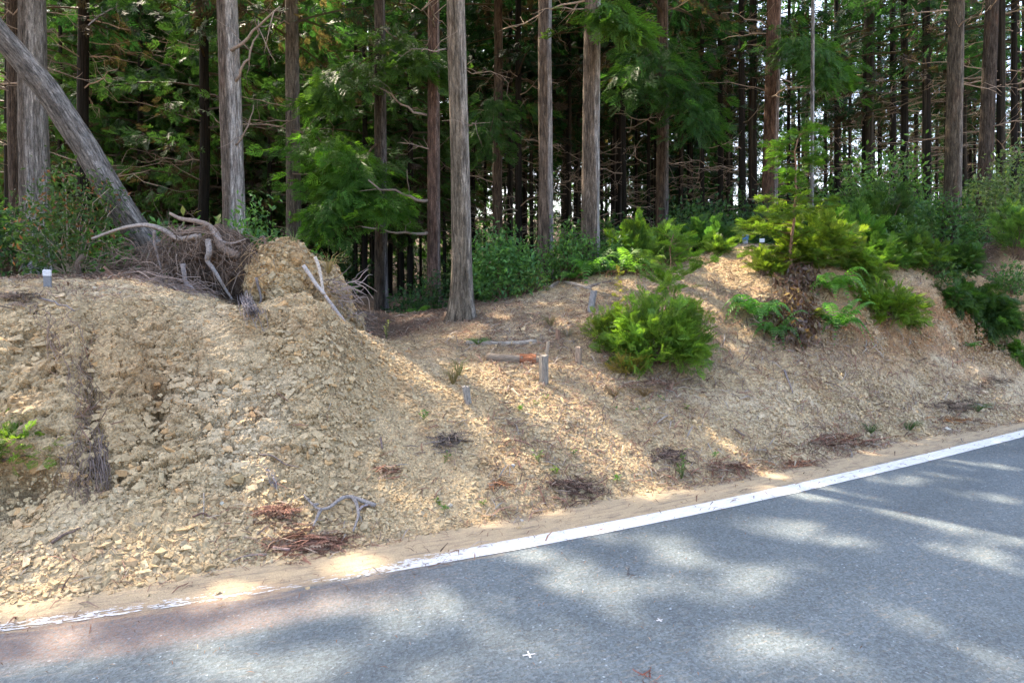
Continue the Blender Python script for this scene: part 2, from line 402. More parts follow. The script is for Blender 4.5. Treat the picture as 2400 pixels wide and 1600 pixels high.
    sandm = ramp(n, math_(n, 'MULTIPLY', math_(n, 'ADD', vs, .1), 1), [(.10, 0), (.22, .9), (.3, 1)])
    sandc = mixc(n, (0.46, 0.355, 0.22), ramp(n, noise(n, g, 150, 4, .7), [(.3, .7), (.7, 1.25)]), 1.0, 'MULTIPLY')
    sandc = mixc(n, sandc, (0.17, 0.13, 0.10), ramp(n, noise(n, mapping(n, uv, (1.2, 8, 1)), 3.6, 6, .75), [(.5, 0), (.66, .8)]))
    base = mixc(n, base, sandc, sandm)
    # red-brown needle dust on the road side of the line, at the left
    vn = math_(n, 'ADD', Vv, math_(n, 'MULTIPLY', math_(n, 'SUBTRACT', noise(n, mapping(n, uv, (1, 3, 1)), 2.1, 5), .5), .5))
    band = ramp(n, math_(n, 'ADD', vn, .8), [(.28, 0), (.48, 1), (.74, 1), (.84, 0)])
    leftn = ramp(n, math_(n, 'MULTIPLY', U, .1), [(.08, 1), (.22, 0)])
    sp2 = ramp(n, noise(n, mapping(n, uv, (3, 8, 1)), 20, 5, .85), [(.44, 0), (.55, .9)])
    base = mixc(n, base, (0.26, 0.135, 0.085), math_(n, 'MULTIPLY', math_(n, 'MULTIPLY', band, leftn), math_(n, 'MULTIPLY', sp2, .8)))
    h = math_(n, 'ADD', vo.outputs['Distance'], grain)
    bsdf(n, out, base, .82, .35, h, .005, .7)
    # painted line, worn where grit is dragged over it
    m, nt, out = new_mat('line_paint'); n = N(nt)
    at = n('Attribute'); at.attribute_name = 'road_uv'; uv = at.outputs['Vector']
    sp = n('SeparateXYZ'); nt.links.new(uv, sp.inputs[0]); U, Vv = sp.outputs[0], sp.outputs[1]
    g = n('NewGeometry').outputs['Position']
    w1 = noise(n, mapping(n, uv, (1.3, 9, 1)), 6, 7, .75); w2 = noise(n, g, 38, 5, .7)
    wear = ramp(n, math_(n, 'MULTIPLY', U, .1), [(.0, .535), (.08, .56), (.14, .60), (.19, .49), (.27, .36), (1, .355)])
    edge = math_(n, 'MULTIPLY', math_(n, 'ABSOLUTE', Vv), .75)
    lim = math_(n, 'ADD', wear, edge)
    lim = math_(n, 'SUBTRACT', lim, .03)
    lim = math_(n, 'ADD', lim, math_(n, 'MULTIPLY', math_(n, 'ADD', Vv, .01), ramp(n, math_(n, 'MULTIPLY', U, .1), [(.10, 1), (.17, 1), (.27, .25), (.4, 0)])))
    keep = math_(n, 'GREATER_THAN', math_(n, 'ADD', math_(n, 'MULTIPLY', w1, .7), math_(n, 'MULTIPLY', w2, .3)), lim)
    c = mixc(n, (0.74, 0.745, 0.75), (0.42, 0.38, 0.32), ramp(n, noise(n, mapping(n, uv, (1, 6, 1)), 9, 7, .8), [(.48, 0), (.68, .8)]))
    b = bsdf(n, None, c, .7, .3, noise(n, g, 200, 3), .002)
    tr = n('BsdfTransparent'); x = n('MixShader'); nt.links.new(keep, x.inputs[0]); nt.links.new(tr.outputs[0], x.inputs[1]); nt.links.new(b.outputs[0], x.inputs[2]); nt.links.new(x.outputs[0], out.inputs[0])
make_materials()

# ------------------------------------------------------------------ ground sheet
def geo(a, b, first, ratio):
    out = [a]; s = first
    while abs(out[-1] - a) < abs(b - a): out.append(out[-1] + math.copysign(s, b - a)); s *= ratio
    return out
CREST = P(*np.array([(-150,660,5.4),(0,660,5.6),(300,660,5.9),(470,690,6.3),(620,728,6.8),(760,745,6.7),(860,790,6.6),(960,795,7.2),(1085,748,8.1),(1300,665,9.2),(1500,622,9.3),(1750,578,9.8),(2000,606,9.2),(2200,610,9.8),(2400,585,10.6),(2550,585,11)], float).T)[:, :2]
CREST = np.vstack([CREST[0] - np.array([8, 3.]), CREST, CREST[-1] + np.array([12, 6.])])
def rockiness(xy):
    px, py, f = px_of(np.column_stack([xy, H(xy)]))
    return px, py
def ground_color(p, px, py, vcr):
    q = p * np.array([1, 1, 1.0])
    n1 = fbm(q, .9, 3)[:, None]; n2 = fbm(q, .22, 9)[:, None]
    tan = np.array([.465, .345, .195]); pale = np.array([.54, .425, .27]); och = np.array([.35, .22, .11]); grey = np.array([.30, .255, .19])
    c = tan + (pale - tan) * sstep(n1, .45, .7); c = c + (och - c) * sstep(n2, .58, .75) * .5
    def blob(x, y, rx, ry): return np.exp(-((px - x) / rx)**2 - ((py - y) / ry)**2)[:, None]
    rust = np.clip(1.2 * blob(2070, 760, 150, 85) + 1.2 * blob(2290, 755, 150, 90) + .5 * blob(1950, 640, 90, 50) + .35 * blob(330, 880, 90, 120) + .3 * blob(60, 1100, 120, 60), 0, 1) * sstep(n2, .15, .5)
    c = c + (np.array([.31, .165, .075]) - c) * rust * .95
    litter = np.clip(.9 * blob(1250, 780, 260, 60) + .6 * blob(1480, 880, 130, 60) + .8 * blob(1560, 740, 160, 90) + .7 * blob(1900, 800, 160, 50) + .35 * blob(1700, 830, 120, 60) + .6 * blob(1150, 740, 150, 30), 0, 1) * sstep(n2, .38, .55)
    c = c + (np.array([.22, .155, .10]) - c) * litter * .7
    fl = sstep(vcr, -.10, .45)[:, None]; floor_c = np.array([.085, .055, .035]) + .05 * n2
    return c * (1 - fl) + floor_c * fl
def build_ground():
    xs = sorted(set(np.round(np.concatenate([geo(-5.2, -400, .03, 1.12)[::-1][:-1], np.arange(-5.2, -4.0, .018), np.arange(-4.0, -.6, .0105), np.arange(-.6, 9.8, .02), geo(9.8, 400, .03, 1.12)]), 5)))
    ys = sorted(set(np.round(np.concatenate([geo(2.9, -300, .03, 1.14)[::-1][:-1], np.arange(2.9, 3.3, .02), np.arange(3.3, 5.9, .011), np.arange(5.9, 7.2, .018), np.arange(7.2, 11.4, .024), geo(11.4, 420, .03, 1.12)]), 5)))
    X, Y = np.meshgrid(xs, ys); xy = np.column_stack([X.ravel(), Y.ravel()]); nx, ny = len(xs), len(ys)
    z = H(xy); p = np.column_stack([xy, z])
    _, vt = uv_of(xy, TOE); _, vc = uv_of(xy, CREST)
    px, py, f = px_of(p); px = np.where(f > 0.5, px, -9999)
    gz = z.reshape(ny, nx); dzdy, dzdx = np.gradient(gz, np.array(ys), np.array(xs))
    nr = np.column_stack([-dzdx.ravel(), -dzdy.ravel(), np.ones(len(p))]); nr /= np.linalg.norm(nr, axis=1, keepdims=True)
    on = (vt > -.05) & (vc < 1.5) & (xy[:, 0] > -6) & (xy[:, 0] < 11)
    # how blocky the bank is: bedrock face at left and under the bump, finer talus elsewhere
    def blob(x, y, rx, ry): return np.exp(-((px - x) / rx)**2 - ((py - y) / ry)**2)
    rock = np.clip(1.0 * blob(60, 920, 190, 210) + 1.0 * blob(330, 900, 190, 190) + .9 * blob(330, 1100, 150, 60) + .9 * blob(700, 760, 180, 90) + .6 * blob(560, 1010, 260, 130) + .35 * blob(2250, 740, 150, 90) + .15, .12, 1)
    bed = np.column_stack([p[:, 0] + .35 * p[:, 2], p[:, 1], p[:, 2] * 1.9 - .5 * p[:, 0]])
    bed = bed + (np.column_stack([vnoise(p, .25, 40 + k) for k in range(3)]) - .5) * .16
    disp = np.zeros(len(p)); cid = np.full(len(p), .5)
    idx = np.where(on)[0]; q = bed[idx]; rk = rock[idx]
    a, ia, fa = cells(q, .34, 1); b, ib, fb = cells(q, .15, 21); c_, ic, fc = cells(q * [1, 1, 1.35], .075, 51); d_, id_, fd = cells(p[idx], .036, 81)
    crack = .030 * (1 - sstep(fa, .0, .09)) + .020 * (1 - sstep(fb, .0, .13)) + .014 * (1 - sstep(fc, .0, .18)) + .005 * (1 - sstep(fd, 0, .25)); loose = sstep(fbm(p[idx], .5, 90, 3), .42, .6)
    rk = rk * (1 - .45 * loose * (rk < .9))
    big = fbm(p[idx], 1.1, 70, 3) - .5; mid = fbm(p[idx], .35, 75, 3) - .5
    disp[idx] = (a * .060 + b * .042 + c_ * .022) * rk - crack * .7 * rk + d_ * (.008 + .002 * rk) + big * .13 + mid * .045
    cid[idx] = (.3 * ib + .4 * ic + .3 * id_)
    # weathered gullies beside the bedrock: shallow hollows under overhanging lips
    for (gx, gy, rx, ry, dp) in [(60, 1130, 90, 35, .20), (235, 1110, 60, 40, .13), (90, 830, 60, 50, .08), (215, 900, 28, 170, .12), (370, 960, 22, 80, .14), (555, 1130, 26, 18, .10), (20, 1190, 60, 30, .12), (2330, 800, 60, 40, .2), (2100, 720, 60, 40, .1)]:
        disp -= dp * blob(gx, gy, rx, ry)
    for (gx, gy, rx, ry, dp) in [(250, 850, 60, 80, .10), (320, 880, 50, 60, .08), (100, 1000, 80, 90, .09), (700, 740, 70, 30, .05), (30, 1060, 50, 25, .08)]:
        disp += dp * blob(gx, gy, rx, ry)
    edge = sstep(vt, -.02, .35) * (1 - sstep(vc, .8, 1.5)); disp *= edge
    p = p + nr * disp[:, None]
    rough_far = (fbm(p, 1.4, 31) - .5) * .25 * sstep(vc, .5, 2.5) * (np.abs(p[:, 0]) < 60) * (p[:, 1] < 60); p[:, 2] += rough_far
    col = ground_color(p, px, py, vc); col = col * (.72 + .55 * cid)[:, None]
    side = sstep(-vt, 0, .3)[:, None]; col = col * (1 - side) + np.array([.36, .28, .18]) * side
    p[:, 2] -= 0.004 * (vt < 0)
    i = np.arange(nx * ny).reshape(ny, nx); F = np.column_stack([i[:-1, :-1].ravel(), i[:-1, 1:].ravel(), i[1:, 1:].ravel(), i[1:, :-1].ravel()])
    o = tri_mesh('ground', p, F, 'soil', col=col); tag(o, kind='structure')
    return np.array(xs), np.array(ys), p[:, 2].reshape(ny, nx)
GX, GY, GZ = build_ground()
def HZ(xy):
    """height of the finished ground sheet"""
    xy = np.atleast_2d(xy); i = np.clip(np.searchsorted(GX, xy[:, 0]) - 1, 0, len(GX) - 2); j = np.clip(np.searchsorted(GY, xy[:, 1]) - 1, 0, len(GY) - 2)
    fx = np.clip((xy[:, 0] - GX[i]) / (GX[i+1] - GX[i]), 0, 1); fy = np.clip((xy[:, 1] - GY[j]) / (GY[j+1] - GY[j]), 0, 1)
    return (GZ[j, i] * (1-fx) * (1-fy) + GZ[j, i+1] * fx * (1-fy) + GZ[j+1, i] * (1-fx) * fy + GZ[j+1, i+1] * fx * fy)
def hz(x, y): return float(HZ([[x, y]])[0])
def G(px, py):
    r = rays(px, py); t = np.linspace(2.2, 40, 5000); p = r[None] * (t / r[1])[:, None] + np.array([0, 0, CAM_H])
    below = p[:, 2] < HZ(p[:, :2]); k = int(np.argmax(below)) if below.any() else len(t) - 1
    return p[k]
def snap(p, off=0.0): return np.array([p[0], p[1], hz(p[0], p[1]) + off])
def gnormal(xy, e=.12):
    a = HZ(xy + [e, 0]) - HZ(xy - [e, 0]); b = HZ(xy + [0, e]) - HZ(xy - [0, e]); n = np.column_stack([-a, -b, np.full(len(xy), 2 * e)]); return n / np.linalg.norm(n, axis=1, keepdims=True)

# ------------------------------------------------------------------ road sheet, line
def strip(name, v0f, v1f, nv, z, mat, u0, u1, nu):
    # arc-length resample of LINE
    seg = np.linalg.norm(np.diff(LINE, axis=0), axis=1); s = np.concatenate([[0], np.cumsum(seg)]) - 60
    uu = np.linspace(u0, u1, nu); c = np.column_stack([np.interp(uu, s, LINE[:, 0]), np.interp(uu, s, LINE[:, 1])])
    t = np.gradient(c, axis=0); t /= np.linalg.norm(t, axis=1, keepdims=True)
    for _ in range(6): t[1:-1] = (t[:-2] + t[1:-1] + t[2:]) / 3
    t /= np.linalg.norm(t, axis=1, keepdims=True)
    n = np.column_stack([-t[:, 1], t[:, 0]]); w = np.linspace(0, 1, nv)
    v0 = v0f(uu) if callable(v0f) else np.full(nu, v0f); v1 = v1f(uu) if callable(v1f) else np.full(nu, v1f)
    vv = v0[:, None] + (v1 - v0)[:, None] * w[None]
    V = np.concatenate([c[:, None] + n[:, None] * vv[..., None], np.full((nu, nv, 1), z)], -1)
    UV = np.stack([np.repeat(uu[:, None], nv, 1), vv], -1).reshape(-1, 2)
    i = np.arange(nu * nv).reshape(nu, nv); F = np.column_stack([i[:-1, :-1].ravel(), i[:-1, 1:].ravel(), i[1:, 1:].ravel(), i[1:, :-1].ravel()])[:, ::-1]
    return tri_mesh(name, V.reshape(-1, 3), F, mat, uv=UV)
seg = np.linalg.norm(np.diff(LINE, axis=0), axis=1); sL = np.concatenate([[0], np.cumsum(seg)]) - 60
_, vtoe_at = uv_of(TOE, LINE); utoe_at, _ = uv_of(TOE, LINE)
def v_edge(u):
    o = np.argsort(utoe_at); return np.interp(u, utoe_at[o], vtoe_at[o]) + .12
tag(strip('road', -6.2, v_edge, 24, 0.004, 'asphalt', -55, 65, 420), kind='structure')
ln = strip('road_line', -.078, .078, 3, 0.008, 'line_paint', -55, 65, 420)
tag(ln, 'long white painted edge line on the asphalt, worn thin at its left end', 'road marking')
def chalk(px, py, label, r=.027):
    p = road_pt(px, py); b = Buf(); rg = np.random.default_rng(int(px))
    for a in (.35, 1.9):
        a += rg.normal(0, .15); d = np.array([math.cos(a), math.sin(a), 0]); s = np.array([-d[1], d[0], 0]) * .005; q0 = -d * r; q1 = d * r
        b.add([q0 - s, q1 - s * .6, q1 + s * .6, q0 + s], [(0, 1, 2, 3)], (.6, .6, .6)); 
    for k in range(0):
        o = rg.normal(0, .04, 3) * [1, 1, 0] + [-.05, -.01, 0]; w = rg.uniform(.002, .005); L = rg.uniform(.004, .014)
        b.add([o, o + [L, 0, 0], o + [L, w, 0], o + [0, w, 0]], [(0, 1, 2, 3)], (.7, .7, .7))
    for i, V in enumerate(b.V): b.V[i] = V + p + [0, 0, .008 + .0006 * i]
    tag(b.build('chalk_mark', 'concrete', loc=p + np.array([0, 0, .007])), label, 'road marking')
chalk(1240, 1537, 'small white chalk cross on the asphalt near the bottom of the photo')
chalk(1546, 1456, 'tiny faint white chalk cross on the asphalt, right of the brighter cross', .016)
# ------------------------------------------------------------------ loose rock and litter (uncountable)
CUBE = np.array([[x, y, z] for x in (-1, 1) for y in (-1, 1) for z in (-1, 1)], float) * .5
CUBE_F = np.array([(0,1,3),(0,3,2),(4,6,7),(4,7,5),(0,4,5),(0,5,1),(2,3,7),(2,7,6),(0,2,6),(0,6,4),(1,5,7),(1,7,3)])
def chip(rng): return CUBE + rng.uniform(-.27, .27, (8, 3))
def scatter(n, dens, x=(-5.2, 9.8), y=(2.9, 11.3)):
    xy = np.column_stack([R.uniform(*x, n), R.uniform(*y, n)]); _, vt = uv_of(xy, TOE); _, vc = uv_of(xy, CREST)
    p = np.column_stack([xy, HZ(xy)]); px, py, f = px_of(p)
    w = dens(p, vt, vc, px, py); k = (R.random(n) < w) & (px > -120) & (px < 2520)
    return p[k], vt[k], vc[k], px[k], py[k]
STONE_COLS = np.array([[.46,.35,.19],[.51,.40,.23],[.40,.29,.15],[.38,.31,.21],[.44,.30,.15],[.52,.43,.27],[.33,.20,.10]])
def build_stones():
    def dens(p, vt, vc, px, py):
        d = sstep(vt, -.06, .12) * (1 - sstep(vc, -.1, .35)) * (.35 + .65 * vnoise(p, .3, 5))
        d = d + .05 * np.exp(-((vt + .05) / .22)**2)
        talus = np.exp(-((vt - .25) / .45)**2); rock = np.exp(-((px - 250) / 260)**2 - ((py - 900) / 170)**2)
        return np.clip(d * (.5 + .6 * talus) * (1 - .8 * rock), 0, 1)
    p, vt, vc, px, py = scatter(560000, dens); n = len(p)
    near_left = np.exp(-((px - 350) / 420)**2) * np.exp(-((vt - .35) / .45)**2)
    size = np.exp(R.normal(math.log(.0098), .42, n)) * (1 + .9 * near_left * R.random(n)); size = np.clip(size, .005, .042)
    nr = gnormal(p[:, :2]); nr = nr + R.normal(0, .35, nr.shape); nr /= np.linalg.norm(nr, axis=1, keepdims=True)
    a = R.normal(size=(n, 3)); ax = np.cross(nr, a); ax /= np.linalg.norm(ax, axis=1, keepdims=True); ay = np.cross(nr, ax)
    M = np.stack([ax * (size * R.uniform(.9, 1.7, n))[:, None], ay * (size * R.uniform(.7, 1.15, n))[:, None], nr * (size * R.uniform(.35, .8, n))[:, None]], -1)
    pos = p + nr * size[:, None] * .18
    C = STONE_COLS[R.choice(len(STONE_COLS), n, p=[.28, .22, .16, .1, .12, .08, .04])] * R.uniform(.8, 1.15, (n, 1))
    C = .45 * C + .55 * ground_color(p, px, py, vc) * R.uniform(.75, 1.3, (n, 1))
    b = Buf(); which = R.integers(0, 8, n)
    for k in range(8):
        m = which == k; b.inst((chip(R), CUBE_F), M[m], pos[m], C[m])
    # flat shale plates bedded in the rock face
    def dplate(p, vt, vc, px, py):
        def bl(x, y, rx, ry): return np.exp(-((px - x) / rx)**2 - ((py - y) / ry)**2)
        return np.clip(1.2 * bl(60, 880, 150, 190) + 1.3 * bl(330, 900, 170, 170) + .9 * bl(400, 1060, 220, 80) + 1.1 * bl(700, 750, 130, 70) + .5 * bl(560, 950, 260, 130) + .3 * bl(2200, 740, 160, 60) + .06, 0, 1) * (vt > .2) * (vc < 0) * (.4 + .6 * vnoise(p, .25, 15))
    p, vt, vc, px, py = scatter(150000, dplate, (-5.2, 9.8), (3.2, 10)); n = len(p); nr = gnormal(p[:, :2], .07) + R.normal(0, .17, (n, 3)); nr /= np.linalg.norm(nr, axis=1, keepdims=True)
    bed = np.array([.8, .1, .35]) + R.normal(0, .35, (n, 3)); ay = np.cross(nr, bed); ay /= np.linalg.norm(ay, axis=1, keepdims=True); ax = np.cross(ay, nr); size = np.clip(np.exp(R.normal(math.log(.020), .42, n)), .010, .060)
    M = np.stack([ax * (size * R.uniform(.9, 1.9, n))[:, None], ay * (size * R.uniform(.6, 1.0, n))[:, None], nr * (size * R.uniform(.16, .4, n))[:, None]], -1)
    C = ground_color(p, px, py, vc) * R.uniform(.8, 1.25, (n, 1)) * (1 - np.array([.0, .16, .32]) * (R.random((n, 1)) < .22)); which = R.integers(0, 8, n)
    for k in range(8):
        m = which == k; b.inst((chip(R), CUBE_F), M[m], (p + nr * size[:, None] * .03)[m], C[m])
    tag(b.build('rock_fragments', 'stone'), kind='stuff'); print('stones', n)
build_stones()
def needle_T(L=1, w=.05, n=3, curve=.15):
    t = np.linspace(0, 1, n); up = curve * 4 * t * (1 - t); V = []; F = []
    for i in range(n): ww = w * (1 - .6 * abs(2 * t[i] - 1)); V += [[t[i] - .5, -ww / 2, up[i]], [t[i] - .5, ww / 2, up[i]]]
    for i in range(n - 1): F += [(2*i, 2*i+2, 2*i+3), (2*i, 2*i+3, 2*i+1)]
    return np.array(V) * [L, L, L], np.array(F)
def build_litter():
    def blob(px, py, x, y, rx, ry): return np.exp(-((px - x) / rx)**2 - ((py - y) / ry)**2)
    def dens(p, vt, vc, px, py):
        toe = 1.7 * np.exp(-((vt - .12) / .20)**2) * (.15 + .85 * sstep(px, 1000, 1500)) * sstep(vnoise(p, .35, 8), .25, .6)
        hump = 1.8 * (.9 * blob(px, py, 1250, 780, 230, 70) + .7 * blob(px, py, 1500, 900, 180, 60) + .6 * blob(px, py, 1560, 720, 200, 90) + .7 * blob(px, py, 1900, 830, 190, 60) + .35 * blob(px, py, 1350, 1000, 300, 130) + .6 * blob(px, py, 1120, 740, 120, 40) + .4 * blob(px, py, 2200, 900, 200, 60) + .15 * (px > 1150))
        left = .5 * blob(px, py, 250, 680, 330, 25) + .3 * blob(px, py, 200, 950, 60, 160) + .35 * blob(px, py, 650, 1250, 120, 50)
        behind = sstep(vc, -.15, .2) * .35
        sho = .05 * (vt < 0) * (vt > -.5)
        return np.clip((toe + hump + left) * (vt > -.02) * (.3 + .7 * vnoise(p, .18, 18)) + behind + sho, 0, 1)
    p, vt, vc, px, py = scatter(330000, dens); n = len(p)
    L = np.exp(R.normal(math.log(.05), .5, n)); L = np.clip(L, .02, .22)
    nr = gnormal(p[:, :2]); nr += R.normal(0, .25, nr.shape); nr /= np.linalg.norm(nr, axis=1, keepdims=True)
    a = R.normal(size=(n, 3)); ax = np.cross(nr, a); ax /= np.linalg.norm(ax, axis=1, keepdims=True); ay = np.cross(nr, ax)
    M = np.stack([ax * L[:, None], ay * L[:, None], nr * L[:, None]], -1)
    cols = np.array([[.20,.105,.07],[.25,.15,.10],[.18,.125,.09],[.35,.28,.20],[.28,.24,.20],[.11,.07,.05]])
    C = cols[R.choice(6, n, p=[.24, .18, .2, .16, .12, .1])] * R.uniform(.7, 1.2, (n, 1))
    b = Buf(); b.inst(needle_T(1, .07), M, p + nr * .012, C); tag(b.build('needle_litter', 'litter'), kind='stuff'); print('litter', n)
    # sprinkle on the asphalt
    n = 2600; u = R.uniform(-2.4, 11, n); v = -np.abs(R.normal(0, .9, n)) + .35
    sg = np.column_stack([np.interp(u, sL, LINE[:, 0]), np.interp(u, sL, LINE[:, 1])]); e = np.array([.87, .49]); nn = np.array([-.49, .87])
    q = sg + nn * v[:, None]; w = R.random(n) < np.where(u < 3.2, .9, .35); q = q[w]; n = len(q)
    L = R.uniform(.008, .035, n); th = R.uniform(0, math.pi, n); ax = np.column_stack([np.cos(th), np.sin(th), np.zeros(n)]); ay = np.column_stack([-np.sin(th), np.cos(th), np.zeros(n)]); az = np.tile([0, 0, 1.], (n, 1))
    M = np.stack([ax * L[:, None], ay * L[:, None], az * L[:, None]], -1); b = Buf(); b.inst(needle_T(1, .16), M, np.column_stack([q, np.full(n, .011)]), cols[R.choice(6, n)] * .9)
    tag(b.build('fallen_needles', 'litter'), kind='stuff')
build_litter()

# ------------------------------------------------------------------ leaf templates
def cedar_spray(rng, nb=7, w=.10, L=1.0, droop=.25, needle=True):
    """feathery conifer spray, unit length along x: an axis with forward-swept side shoots"""
    V = []; F = []; C = []
    def blade(a, b, w, c):
        a = np.array(a); b = np.array(b); d = b - a; s = np.cross(d, [0, 0, 1.]); s = s / (np.linalg.norm(s) + 1e-9) * w; m = a + d * .45
        k = len(V); V.extend([a, m + s, b, m - s]); F.extend([(k, k+1, k+2), (k, k+2, k+3)]); C.extend([[c] * 3] * 4)
    ax = lambda t: np.array([t, 0, -droop * t * t])
    blade(ax(.0), ax(.55), w * .32, .8); blade(ax(.5), ax(1.0), w * .35, 1.15)
    for i in range(nb):
        t = .08 + .80 * i / nb; ln = (.42 * (1 - t) + .10) * rng.uniform(.8, 1.2)
        for sgn in (-1, 1):
            a = ax(t); d = np.array([.78, sgn * .8, rng.uniform(-.28, .22)]); e = a + d / np.linalg.norm(d) * ln
            blade(a, e, w * .34, rng.uniform(.8, 1.25))
            if needle and ln > .22:
                for q in (.45, .75):
                    m = a + (e - a) * q; dd = np.array([.95, sgn * .2, rng.uniform(-.3, .3)]); blade(m, m + dd * ln * .42, w * .26, rng.uniform(.9, 1.35))
    V = np.array(V) * L; return V, np.array(F), np.array(C)
def brush_spray(rng, n=26):
    """young cedar shoot: a bristly bottle brush of short needles round an axis"""
    V = []; F = []; C = []
    for i in range(n):
        t = i / n; a = np.array([t, 0, .10 * math.sin(t * 2.2)]); an = i * 2.4; ln = .20 * (1 - .45 * t)
        d = np.array([.72, math.cos(an) * .8, math.sin(an) * .8]); d /= np.linalg.norm(d); e = a + d * ln; s = np.cross(d, [.3, .2, 1.]); s = s / np.linalg.norm(s) * .028
        k = len(V); V.extend([a - s, a + s, e]); F.append((k, k+1, k+2)); C.extend([[.85] * 3, [.85] * 3, [1.25] * 3])
    k = len(V); V.extend([[0, -.012, 0], [0, .012, 0], [1, 0, .1]]); F.append((k, k+1, k+2)); C.extend([[.6] * 3] * 3)
    return np.array(V, float), np.array(F), np.array(C)
def leaf_T(w=.42):
    V = np.array([[0,0,0],[.5,w/2,.06],[1,0,-.05],[.5,-w/2,.06],[.5,0,-.02]], float)
    return V, np.array([(0,4,1),(4,2,1),(0,3,4),(4,3,2)]), np.array([[.85]*3,[1.05]*3,[1.1]*3,[1.05]*3,[.85]*3])
SPR = [cedar_spray(np.random.default_rng(k), 5, .16, needle=False) for k in range(3)]
SPR_F = [cedar_spray(np.random.default_rng(10 + k), 7, .10) for k in range(3)]
BRU = [brush_spray(np.random.default_rng(20 + k)) for k in range(2)]
LEAF = leaf_T(); LEAFN = leaf_T(.28)
def put(buf, temps, d, pos, size, C, rng, rollamp=.6, width=1.0):
    n = len(pos); M = frames(d, roll=rng.normal(0, rollamp, n)); s = np.asarray(size)[:, None, None] * np.array([1, width, 1])[None, None]; M = M * s; w = rng.integers(0, len(temps), n)
    for k, t in enumerate(temps):
        m = w == k
        if m.any(): buf.inst(t, M[m], pos[m], C[m])
def tint(rng, n, base, var=.25, yellow=.3):
    base = np.asarray(base, float); v = rng.uniform(1 - var, 1 + var, (n, 1)); y = rng.random((n, 1)) * yellow
    return np.clip(base[None] * v * (1 + y * np.array([[1.0, .45, -.3]])), .004, 1)

# ------------------------------------------------------------------ canopy gaps cut so the sun comes through (photo pixels of the lit patches)
LIT = [(943,1469,60,36),(1047,1389,85,28),(886,1412,40,20),(955,1440,55,18),(1070,1446,55,18),(1300,1487,60,20),(1173,1532,95,44),(1368,1561,45,20),(1340,1326,60,16),(1374,1377,110,26),(1598,1314,70,17),
 (1489,1257,120,22),(1650,1240,90,17),(1661,1584,95,32),(1678,1406,40,12),(683,1572,140,42),(270,1538,75,22),(367,1515,75,18),(517,1504,75,26),(758,1429,60,18),(1830,1240,130,26),(1932,1163,130,12),(2192,1120,70,10),(2289,1092,80,9),
 (2314,1250,100,22),(2090,1130,60,8),(1815,1525,120,50),(1990,1571,80,32),(2275,1301,70,16),(1795,1336,50,13),(2330,1170,70,10),
 (275,1360,80,32),(550,1389,60,16),(850,1337,70,16),(545,1409,70,18),(57,1440,75,26),(476,1308,85,36),(100,1380,60,20),(884,1090,45,20),(980,1180,50,16),(690,1290,50,14),(1120,1222,70,12),(1300,1196,60,10),(1450,1168,60,9),(1570,1150,50,8),(1790,1112,50,7),
 (1196,1004,110,72),(1334,975,60,30),(1390,1030,70,34),(1449,1073,70,26),(1408,890,28,26),(1305,941,60,22),(1180,930,50,22),(943,838,80,22),(1018,890,65,24),(880,800,30,16),(1047,792,50,14),(1150,755,50,8),(960,960,40,20),
 (1702,627,48,24),(1743,673,44,18),(1768,857,44,22),(1820,913,60,26),(1896,970,80,22),(1947,1000,60,16),(2060,918,40,10),(2355,908,70,8),(1768,580,70,9),(1700,800,30,26),(1730,590,40,9),(1580,650,30,10),(1480,700,40,14),(1600,960,30,12),
 (1330,690,50,8),(2160,960,40,8),(2000,880,40,10),(640,1180,40,14),(300,1300,60,18),(120,1290,50,16),
 (1540,620,40,45),(1500,770,90,40),(1940,570,50,40),(2080,640,50,30),(1390,570,40,30),(1490,560,40,20),(60,1030,40,20),(1930,690,40,20)]
LIT += [(1560,1370,26,8),(1430,1440,22,7),(1110,1340,40,10),(1210,1400,26,8),(1750,1380,34,9),(1900,1330,40,9),(2010,1280,34,7),(2120,1210,50,7),(2060,1420,40,12),(2180,1480,50,14),(2330,1440,50,12),(2350,1560,60,22),(1500,1500,26,9),(840,1530,50,16),(420,1575,60,16),(130,1560,70,18),(1000,1590,60,20),(640,1460,34,10),(1230,1300,40,8),(160,1480,50,12),(1290,860,30,10),(1120,870,40,10),(1500,1100,30,10),(1660,900,24,14),(1240,900,30,14),(1960,900,30,8),(2240,900,40,8)]
LITW = []
for (a, b, rx, ry) in LIT:
    if b > 1230: rx, ry = rx * .84, ry * .84
    c = G(a, b); 
    if c[1] > 13: c = P(a, b, 8.5)
    e1 = G(min(a + rx * .6, 2480), b); e2 = G(a, b + ry * .6) if b + ry * .6 < 1700 else c
    dx = np.clip(np.linalg.norm((e1 - c)[:2]) / .6, .06, .75); dy = np.clip(np.linalg.norm((e2 - c)[:2]) / .6, .06, .6)
    LITW.append((c[0], c[1], c[2], dx, dy, math.atan2(c[1], c[0])))
LITW = np.array(LITW)
SXY = SUN[:2] / SUN[2]
def shade_keep(pos, rng, r=.0):
    """False for canopy sprays standing in a sunbeam that reaches one of the lit patches"""
    keep = np.ones(len(pos), bool)
    for (cx, cy, cz, rx, ry, th) in LITW:
        d = pos[:, :2] - SXY * (pos[:, 2] - cz)[:, None] - np.array([cx, cy])
        vx = -math.sin(th - math.pi/2) ; ray = np.array([math.cos(th), math.sin(th)]); side = np.array([ray[1], -ray[0]])
        q = ((d @ side) / (rx * .97 + r))**2 + ((d @ ray) / (ry * .97 + r))**2
        keep &= ~((q < 1) & (pos[:, 2] > 2.6))
    return keep
def shades_view(pos):
    """does this spray shade the ground the photo shows"""
    q = pos[:, :2] - SXY * pos[:, 2:3]
    return (q[:, 0] > -5) & (q[:, 0] < 10) & (q[:, 1] > 1.0) & (q[:, 1] < 11)

